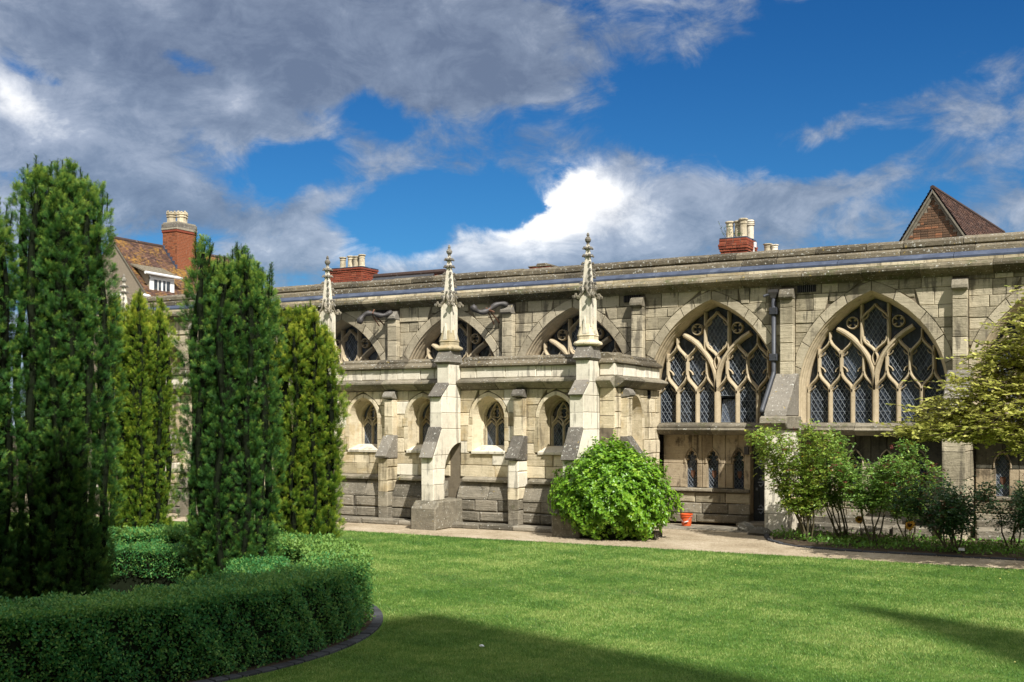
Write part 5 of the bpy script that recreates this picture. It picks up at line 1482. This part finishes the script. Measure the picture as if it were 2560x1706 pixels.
# ------------------------------------------------------------------ glossy round shrub
def round_shrub():
    t = thing('round_shrub', (-8.92, 20.75, 0), 'bright green glossy rounded shrub growing against the last pinnacled buttress', 'shrub')
    C = np.array([-8.98, 20.65, .82]); Rd = np.array([1.18, .95, .84])
    N = 17000
    d = rand_unit(N)
    az = np.arctan2(d[:, 1], d[:, 0]); el = np.arcsin(d[:, 2])
    lump = 1+.09*np.sin(az*5+1)*np.cos(el*4)+.08*np.sin(az*11+el*7)+.07*np.sin(az*19-el*13+2)+.05*np.sin(az*31+el*23)
    rr = lump*(1-rng.random(N)**2.2*.34)
    P = C+d*Rd*rr[:, None]
    # shoulder higher left of the middle, as the bush leans on the buttress
    P[:, 2] += .24*np.exp(-((P[:, 0]+9.0)/.40)**2)*np.clip(d[:, 2], 0, 1)-.12*np.clip(P[:, 0]+8.4, 0, 1)
    keep = (P[:, 2] > .02) & ((d[:, 1] < .35) | (d[:, 2] > .5)); P = P[keep]; d = d[keep]; rr = rr[keep]
    # shoots that stick out
    sh = rng.choice(len(P), 190)
    extra, ed_ = [], []
    for i in sh:
        if d[i, 2] < 0: continue
        L = rng.uniform(.06, .27)
        for q in np.linspace(.2, 1, 6): extra.append(P[i]+(d[i]*.5+np.array([0, 0, .8]))*L*q); ed_.append(d[i]*.4+np.array([0, 0, .8]))
    P = np.concatenate([P, np.array(extra)]); d = np.concatenate([d, np.array(ed_)]); rr = np.concatenate([rr, np.ones(len(extra))])
    nl = 5; n = len(P)
    whd = d+rand_unit(n)*.35+np.array([0, 0, .35]); whd /= np.linalg.norm(whd, axis=1, keepdims=True)
    PP = np.repeat(P, nl, 0); W = np.repeat(whd, nl, 0)
    side_ = np.cross(W, rand_unit(n*nl)); side_ /= np.maximum(np.linalg.norm(side_, axis=1, keepdims=True), 1e-4)
    Dd = W*.45+side_*.9
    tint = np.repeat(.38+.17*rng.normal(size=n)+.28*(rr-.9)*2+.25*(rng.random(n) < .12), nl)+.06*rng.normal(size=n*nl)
    core = MB(); core.loft([[(C[0]+Rd[0]*.72*k*math.cos(a), C[1]+Rd[1]*.72*k*math.sin(a), z) for a in np.linspace(0, 2*math.pi, 14, endpoint=False)] for k, z in ((.75, .05), (.98, .45), (1, .82), (.75, 1.2), (.3, 1.45))])
    cr = put('branches', core, 'hedgecore', t)
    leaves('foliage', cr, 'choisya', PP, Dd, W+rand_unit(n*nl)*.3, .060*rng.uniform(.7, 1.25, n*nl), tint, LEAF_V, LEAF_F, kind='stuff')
round_shrub()

# ------------------------------------------------------------------ roses
def rose(x, y, h, spread, n_cane, mat, label, seed, nleaf=2600, low=.35, lean=(0, 0), red=.03, hips=0, size=.060):
    rg = np.random.default_rng(seed); rr = random.Random(seed)
    t = thing('rose_bush', (x, y, .04), label, 'rose bush', 'rose bushes in the bed along the cloister wall')
    st = MB(); tips = []
    for k in range(n_cane):
        a = 2*math.pi*k/n_cane+rr.uniform(-.4, .4); L = h*rr.uniform(.75, 1.05); sp = spread*rr.uniform(.5, 1.0)
        pts = []
        for q in np.linspace(0, 1, 7):
            pts.append((x+math.cos(a)*(.05+sp*q**1.3)+lean[0]*q+.04*math.sin(q*9+k), y+math.sin(a)*(.05+sp*.7*q**1.3)+lean[1]*q+.03*math.cos(q*8+k*2), .03+L*q*(1-.08*q)))
        st.tube(pts, [.019-.013*q for q in np.linspace(0, 1, 7)], 5)
        for i in range(2, 7):
            for _ in range(3):
                b = np.array(pts[i]); dirv = np.array([rr.uniform(-1, 1), rr.uniform(-1, 1), rr.uniform(.1, 1)]); e = b+dirv*rr.uniform(.10, .34)
                if b[2] < low*h*.8: continue
                st.tube([tuple(b), tuple(.5*(b+e)+np.array([0, 0, .03])), tuple(e)], [.006, .005, .003], 4); tips.append((b, e))
    put('cane', st, 'cane', t)
    P, Dd, Nn, Tn, Sc = [], [], [], [], []
    for i in range(nleaf):
        b, e = tips[rg.integers(len(tips))]; q = rg.random(); c = b+(e-b)*q+rg.normal(size=3)*.085
        if c[2] < low*h*.7: continue
        # a leaf is five leaflets on a stalk
        ax = rg.normal(size=3)*.8+(e-b)*1.5+np.array([0, 0, -.1]); ax /= np.linalg.norm(ax)
        sd = np.cross(ax, np.array([0, 0, 1.])); sd /= max(np.linalg.norm(sd), 1e-3)
        tt = .4+.2*rg.normal()
        for (u_, v_) in ((1.0, 0), (.6, .5), (.6, -.5), (.2, .5), (.2, -.5)):
            P.append(c+ax*u_*size*1.1); Dd.append(ax*(1 if v_ == 0 else .35)+sd*v_*2+rg.normal(size=3)*.15); Nn.append(np.array([0, 0, 1.])+rg.normal(size=3)*.55); Tn.append(tt+.08*rg.normal()); Sc.append(size*rg.uniform(.65, 1.1))
    P = np.array(P); n = len(P); Dd = np.array(Dd); Nn = np.array(Nn); Tn = np.array(Tn); Sc = np.array(Sc)
    red_ = np.repeat(rg.random(n//5) < red, 5) & (P[:, 2] > .55*h)
    leaves('foliage', t, mat, P[~red_], Dd[~red_], Nn[~red_], Sc[~red_], Tn[~red_], LEAF_V, LEAF_F, kind='stuff')
    if red_.any(): leaves('young_foliage', t, 'redleaf', P[red_], Dd[red_], Nn[red_], Sc[red_], Tn[red_], LEAF_V, LEAF_F, kind='stuff')
    for k in range(hips):
        b, e = tips[rr.randrange(len(tips))]
        mb = MB(); c = e+np.array([0, -.05, .03])
        for q in range(6): mb.lump((c[0]+.022*math.cos(q*1.05), c[1]+.022*math.sin(q*1.05), c[2]+.006*(q % 2)), .022, q, 5, (1, 1, .6))
        mb.lump(tuple(c), .022, 9, 5)
        put('flower', mb, 'rosepetal' if seed % 2 else 'petal', t)
rose(-5.30, 21.55, 2.15, .85, 12, 'roseyellow', 'tallest yellowish green rose bush, beside the door pier', 21, 3530, .34, (-.25, -.1), .03, 5)
rose(-4.75, 22.1, 1.95, .62, 7, 'rose', 'rose bush of mid green leaves, just behind the tallest rose', 22, 1751, .42, (-.35, 0), .05, 2)
rose(-4.1, 21.6, 1.74, .72, 5, 'rose', 'open rose bush with two bare dark stems between the door and the tree', 23, 2510, .48, (-.05, 0), .08, 1)
rose(-3.55, 22.0, 1.45, .6, 4, 'rose', 'thin rose bush with reddish top shoots under the yellow tree', 24, 1238, .45, (0, 0), .14, 1)
rose(-2.62, 20.95, 1.15, .68, 7, 'rosedark', 'dark glossy rose bush spreading from a bundle of bare canes near a white label', 25, 1904, .38, (-.15, 0), .05, 2, .062)
rose(-1.75, 21.6, 1.25, .5, 4, 'rosedark', 'dark rose bush at the right edge against the wall bench', 26, 800, .4, (.1, 0), .04, 0, .06)

# ------------------------------------------------------------------ yellow-leaved small tree reaching in from the right
def yellow_tree():
    t = thing('small_tree', (1.3, 19.07, 0), 'small tree with yellow green leaves reaching in from the right edge', 'tree')
    tr = MB(); tr.tube([(1.3, 19.07, -.05), (1.25, 19.07, .8), (1.1, 19.07, 1.5), (.9, 19.07, 2.2)], [.13, .11, .10, .08], 9); put('trunk', tr, 'bark', t)
    KT = 1.1
    B = [(-.75, 17.3, 3.55, .62, .8, .42, 1.0), (-1.25, 17.3, 3.15, .62, .8, .28, 1.0), (-1.65, 17.35, 2.80, .60, .8, .22, 1.0), (-2.05, 17.4, 2.50, .60, .8, .19, 1.0), (-2.45, 17.4, 2.20, .55, .7, .17, 1.1), (-1.75, 17.3, 2.22, .75, .9, .2, 1.3),
         (-1.1, 17.2, 2.55, .8, .9, .34, 1.2), (-.95, 17.2, 2.08, .7, .9, .24, 1.1), (-.35, 17.1, 1.95, .6, .8, .25, .8), (-.2, 17.2, 3.0, .7, .9, .5, 1.0), (.6, 17.3, 3.7, .9, 1.0, .8, .8), (1.6, 17.3, 3.0, 1.1, 1.2, .9, .6), (.6, 17.3, 2.2, .8, 1.0, .4, .6), (-.75, 17.2, 4.0, .45, .6, .3, .8), (-1.05, 17.2, 3.6, .5, .7, .3, 1.0), (-1.5, 17.2, 3.2, .4, .6, .25, .8)]
    B = [(x*KT, y*KT, 2.3+(z-2.3)*KT, a_*KT, b_*KT, c_*KT, w_) for x, y, z, a_, b_, c_, w_ in B]
    lm = MB(); P, Dd, Nn, Tn, Sc = [], [], [], [], []
    for bi, (x, y, z, rx, ry, rz, wt) in enumerate(B):
        s0 = (1.0, 19.07, 1.8+.2*(bi % 3))
        mid = (.5*(s0[0]+x)+.1, .5*(s0[1]+y), .62*z+.38*s0[2]+.08)
        lm.tube([s0, mid, (x, y, z-.06), (x-rx*.8, y, z-.1-rz*.3)], [.05, .032, .018, .006], 6)
        tw = int(125*wt*(rx*ry/.5))
        for k in range(tw):
            d = rng.normal(size=3); d /= np.linalg.norm(d); d *= rng.random()**.4
            c = np.array([x+d[0]*rx, y+d[1]*ry, z+d[2]*rz])
            dr = np.array([-.5+rng.normal()*.55, rng.normal()*.6-.15, rng.normal()*.22-.02]); L = rng.uniform(.16, .36)
            e = c+dr*L
            lm.tube([tuple(c-dr*.12), tuple(e)], [.005, .003], 3, False)
            for i in range(11):
                q = i/10; p = c+(e-c)*q+np.array([0, 0, .01])
                sd = np.cross(dr, [0, 0, 1.]); sd /= max(np.linalg.norm(sd), 1e-3)
                P.append(p); Dd.append(dr*.7+sd*(1 if i % 2 else -1)*.8+rng.normal(size=3)*.25); Nn.append(np.array([0, 0, 1.])+rng.normal(size=3)*.5)
                Tn.append(.42+.2*rng.normal()+.12*(z > 2.4)); Sc.append(.086*rng.uniform(.6, 1.2))
    put('limb', lm, 'bark', t)
    V = [(0, 0, 0), (.27, .45, .04), (.17, .82, .03), (0, 1, -.03), (-.17, .82, .03), (-.27, .45, .04)]
    leaves('crown', t, 'magnolia', P, Dd, Nn, Sc, Tn, V, [(0, 1, 5), (1, 2, 5), (2, 4, 5), (2, 3, 4)], kind='stuff')
yellow_tree()

# ------------------------------------------------------------------ bed: low cover, sunflowers, label, kerb
def bed_cover():
    N = 9000
    x = rng.uniform(-6.1, 1.0, N); y = rng.uniform(20.55, 23.1, N)
    tall = .05+.11*(np.sin(x*3.3)*.5+.5)*rng.random(N)+.26*np.exp(-((x+5.75)/.28)**2)*rng.random(N)*np.exp(-((y-21.7)/.35)**2)
    k = (y > 20.6+np.maximum(0, (-4.6-x))*.75) & (rng.random(N) < .45+.5*np.sin(x*5+y*7)**2) & ((y < 22.4) | (rng.random(N) < .3))
    x, y, tall = x[k], y[k], tall[k]; n = len(x)
    P = np.stack([x, y, .05+tall*rng.random(n)], 1)
    leaves('bed_plants', None, 'cover', P, rand_unit(n)*.9+np.array([0, 0, .6]), np.array([0, 0, 1.])+rng.normal(size=(n, 3))*.5, .06*rng.uniform(.6, 1.4, n), .5+.2*rng.normal(size=n), LEAF_V, LEAF_F, kind='stuff', label='low green ground cover in the rose bed')
bed_cover()
def sunflower(x, y, z, label, yaw=0.0, sc=1.0):
    t = thing('sunflower', (x, y, .04), label, 'sunflower', 'brown-eyed yellow flowers in the rose bed')
    mb = MB(); mb.tube([(x+.06, y+.03, .03), (x+.04, y+.02, z*.5), (x, y+.015, z)], [.008, .007, .006], 5); put('stem', mb, 'cane', t)
    Fd = Vector((math.sin(yaw), -math.cos(yaw), .35)).normalized(); Rt = Vector((math.cos(yaw), math.sin(yaw), 0)); Up = Rt.cross(-Fd)
    for k in range(13):
        a = 2*math.pi*k/13; d = Rt*math.cos(a)+Up*math.sin(a); s_ = Rt*-math.sin(a)+Up*math.cos(a); c = Vector((x, y, z))
        mb = MB(); r0, r1 = .03*sc, .105*sc
        mb.add([c+d*r0-s_*.012, c+d*r0+s_*.012, c+d*(r0+r1)*.55+s_*.024*sc+Fd*.01, c+d*r1-Fd*.012, c+d*(r0+r1)*.55-s_*.024*sc+Fd*.01], [(0, 1, 2, 4), (2, 3, 4)])
        put('petal', mb, 'petal', t)
    mb = MB(); mb.lump((x+Fd.x*.015, y+Fd.y*.015, z+Fd.z*.015), .042*sc, 4, 8); put('seed_head', mb, 'seedhead', t)
sunflower(-4.42, 21.9, .46, 'drooping yellow flower with brown eye, the left of two', .5, .8)
sunflower(-3.45, 21.6, .42, 'larger yellow flower with brown eye between the two dark rose bushes', -.3, 1.0)
t = thing('plant_label', (-2.45, 20.66, .04), 'small white plant label at the foot of the dark rose', 'label')
mb = MB(); mb.prism([(-2.50, .10), (-2.40, .10), (-2.40, .145), (-2.50, .145)], lambda p, q, n: (p, n, q), 20.662, 20.655); put('plate', mb, 'paper', t)
mb = MB(); mb.box((-2.456, 20.663, .0), (-2.444, 20.672, .12)); put('stake', mb, 'spout', t)
ke = thing('bed_edging', (-4.6, 20.45, 0), 'thin dark stone edging along the gravel side of the rose bed', 'edging')
pts = [(-6.45, 22.9), (-6.3, 22.2), (-6.05, 21.55), (-5.7, 21.1), (-5.3, 20.78), (-4.95, 20.6), (-4.5, 20.48)]+[(-4.5+.42*k, 20.47) for k in range(1, 16)]
for a, b in zip(pts[:-1], pts[1:]):
    dx, dy = b[0]-a[0], b[1]-a[1]; l = math.hypot(dx, dy); nx, ny = -dy/l*.045, dx/l*.045
    a2 = (a[0]+dx/l*.006, a[1]+dy/l*.006); b2 = (b[0]-dx/l*.006, b[1]-dy/l*.006)
    mb = MB(); mb.prism([(a2[0]-nx, a2[1]-ny), (b2[0]-nx, b2[1]-ny), (b2[0]+nx, b2[1]+ny), (a2[0]+nx, a2[1]+ny)], lambda p, q, n: (p, q, n), -.05, .038+u01(-.012, .012), .012); put('edging_stone', mb, 'slateedge', ke)
# paving by the door and the bucket
for (x0, x1, y0, y1) in ((-9.2, -8.2, 22.95, 23.85), (-8.18, -7.3, 23.0, 23.9), (-7.28, -6.5, 22.85, 23.66)):
    mb = MB(); mb.prism([(x0, y0+u01(-.08, .08)), (x1, y0+u01(-.08, .08)), (x1, y1), (x0, y1)], lambda p, q, n: (p, q, n), -.05, .03+u01(-.006, .006), .015, cap0=False); put('paving_slab', mb, 'plinth', kind='structure')
def boulder(x, y, rx, rz, seed, label):
    r_ = np.random.default_rng(seed); mb = MB(); n, m_ = 10, 7; rings = []
    for j in range(m_):
        th = .08+(math.pi*.62)*j/(m_-1)
        rings.append([(x+rx*math.sin(th)*math.cos(a)*r_.uniform(.82, 1.12), y+rx*.7*math.sin(th)*math.sin(a)*r_.uniform(.82, 1.12), max(-.02, rz*(math.cos(th)+.25)/1.25*r_.uniform(.88, 1.1))) for a in np.linspace(0, 2*math.pi, n, endpoint=False)])
    mb.loft(rings)
    o = put('boulder', mb, 'boulder', None, label, 'rock', 'two rough rocks by the doorstep')
boulder(-6.98, 23.05, .20, .22, 5, 'taller rough grey rock by the doorstep'); boulder(-6.52, 22.55, .27, .17, 6, 'wider low grey rock at the foot of the door pier')

# ------------------------------------------------------------------ bucket
bk = thing('bucket', (-8.47, 23.55, .03), 'orange red plastic bucket with a wire handle, between shrub and door', 'bucket')
bx_, by_ = -8.47, 23.55
mb = MB(); mb.lathe([(.098, .032), (.102, .036), (.128, .27), (.142, .272), (.143, .300), (.134, .303), (.124, .30), (.10, .05), (.02, .045)], (bx_, by_), 24); put('body', mb, 'bucket', bk, smooth=False)
mb = MB(); mb.lathe([(.133, .225), (.137, .228), (.138, .242), (.133, .245)], (bx_, by_), 24); put('rib', mb, 'bucket', bk)
mb = MB(); mb.tube([(bx_-.142+.284*q, by_-.11*math.sin(math.pi*q)-.03, .265-.145*math.sin(math.pi*q)) for q in np.linspace(0, 1, 14)], .0045, 6); hn = put('handle', mb, 'iron', bk)
mb = MB(); mb.tube([(bx_+.01, by_-.141, .122), (bx_+.09, by_-.125, .145)], .012, 8); put('grip', mb, 'white', hn)
mb = MB(); mb.lump((-5.74, 9.87, .03), .022, 2, 6, (1.4, 1, .6)); put('paper_scrap', mb, 'paper', None, 'tiny white scrap lying on the shaded lawn', 'litter')

# weed on the chimney
def weed():
    t = thing('chimney_weed', (-10.2, 31.95, 7.74), 'weed sprouting among the buff pots on the corbelled chimney', 'plant')
    st = MB(); P = []
    for k in range(9):
        b = np.array([-10.3+.06*k, 32.02+.02*(k % 3), 7.75]); L = random.uniform(.25, .55) if k < 5 else random.uniform(.08, .2); a = random.uniform(-.55, .25)
        e = b+np.array([a*L, -.06, L]); st.tube([tuple(b), tuple(e)], [.006, .003], 4)
        for q in np.linspace(.2, 1, 12): P.append(b+(e-b)*q+rng.normal(size=3)*.025)
    put('stem', st, 'cane', t); P = np.array(P); n = len(P)
    leaves('foliage', t, 'rosedark', P, rand_unit(n)+np.array([0, 0, .3]), rand_unit(n)+np.array([0, -.5, .6]), .065*rng.uniform(.6, 1.2, n), .5+.25*rng.normal(size=n), NARROW_V, LEAF_F, kind='stuff')
weed()

# ------------------------------------------------------------------ grass blades and loose gravel
def grass():
    N = 2600000
    x = rng.uniform(-16, 1.5, N); y = rng.uniform(6.0, 19.27, N)
    P = np.stack([x, y, np.zeros(N)], 1); vis, yc = in_view(P, .02)
    k = vis & (np.hypot(x-HC[0], y-HC[1]) > HR+.19) & (rng.random(N) < np.clip((9.5/np.maximum(yc, 1))**1.35, 0, 1))
    P = P[k]; yc = yc[k]; n = len(P)
    if n > 470000: sel = rng.choice(n, 470000, False); P = P[sel]; yc = yc[sel]; n = len(P)
    patch = np.sin(P[:, 0]*1.7+np.sin(P[:, 1]*.9)*1.3)*np.sin(P[:, 1]*1.3+P[:, 0]*.4)+.6*np.sin(P[:, 0]*.55-P[:, 1]*.8+1)
    patch2 = np.sin(P[:, 0]*5.1+P[:, 1]*2.2)*np.sin(P[:, 1]*4.3-P[:, 0]*1.1)
    band = np.where(np.sin(P[:, 1]*2*np.pi/1.3+.25*np.sin(P[:, 0]*.8)) > 0, 1.0, -1.0)
    lean = rng.normal(size=(n, 3))*np.array([.5, .5, .0])+np.array([0, 0, 1.0]); lean[:, 0] += .32*band; lean[:, 1] += .12*band
    sc = .022*rng.uniform(.6, 1.35, n)*(1+.12*patch)
    T = [(-.14, 0, 0), (.14, 0, 0), (.02, 1, .12)]
    patch3 = np.sin(P[:, 0]*11+3*np.sin(P[:, 1]*5))*np.sin(P[:, 1]*9.7+2*np.sin(P[:, 0]*7))
    tint = .44+.20*patch+.17*patch2+.19*patch3+.10*band+.20*rng.normal(size=n)+.45*(rng.random(n) < .10)
    T = np.array(T); 
    wd = np.maximum(1, yc/10)
    return P, lean, sc*np.sqrt(wd), tint, T
P, Ln, sc, ti, T = grass()
leaves('lawn_grass', None, 'grass', P, Ln, rand_unit(len(P)), sc, ti, T, [(0, 1, 2)], kind='stuff', label='short mown lawn grass')
def pebbles():
    N = 16000
    x = rng.uniform(-20, 0, N); y = rng.uniform(19.2, 22.9, N)
    k = ~((x > -6.3) & (y > 20.45+np.maximum(0, -4.6-x)*.7)) & ~((x < -9.2) & (y > 20.85))
    P = np.stack([x[k], y[k], np.full(k.sum(), .006)], 1); n = len(P)
    V = [(1, 0, 0), (-.5, 0, .8), (-.5, 0, -.8), (0, .8, 0)]
    leaves('path_gravel', None, 'gravel', P, np.tile([0, 0, 1.], (n, 1)), rand_unit(n), .013*rng.uniform(.5, 1.6, n), rng.random(n), V, [(0, 1, 3), (1, 2, 3), (2, 0, 3)], kind='stuff', label='loose pale gravel on the path')
pebbles()
def fallen():
    n = 90; x = rng.uniform(-6.5, -.8, n); y = 19.2-rng.random(n)**1.6*8.5; P = np.stack([x, y, np.full(n, .018)], 1)
    leaves('fallen_leaves', None, 'magnolia', P, rand_unit(n)*np.array([1, 1, .15]), np.array([0, 0, 1.])+rng.normal(size=(n, 3))*.3, .035*rng.uniform(.6, 1.3, n), .7+.3*rng.normal(size=n), LEAF_V, LEAF_F, kind='stuff', label='scattered small fallen leaves on the lawn')
fallen()
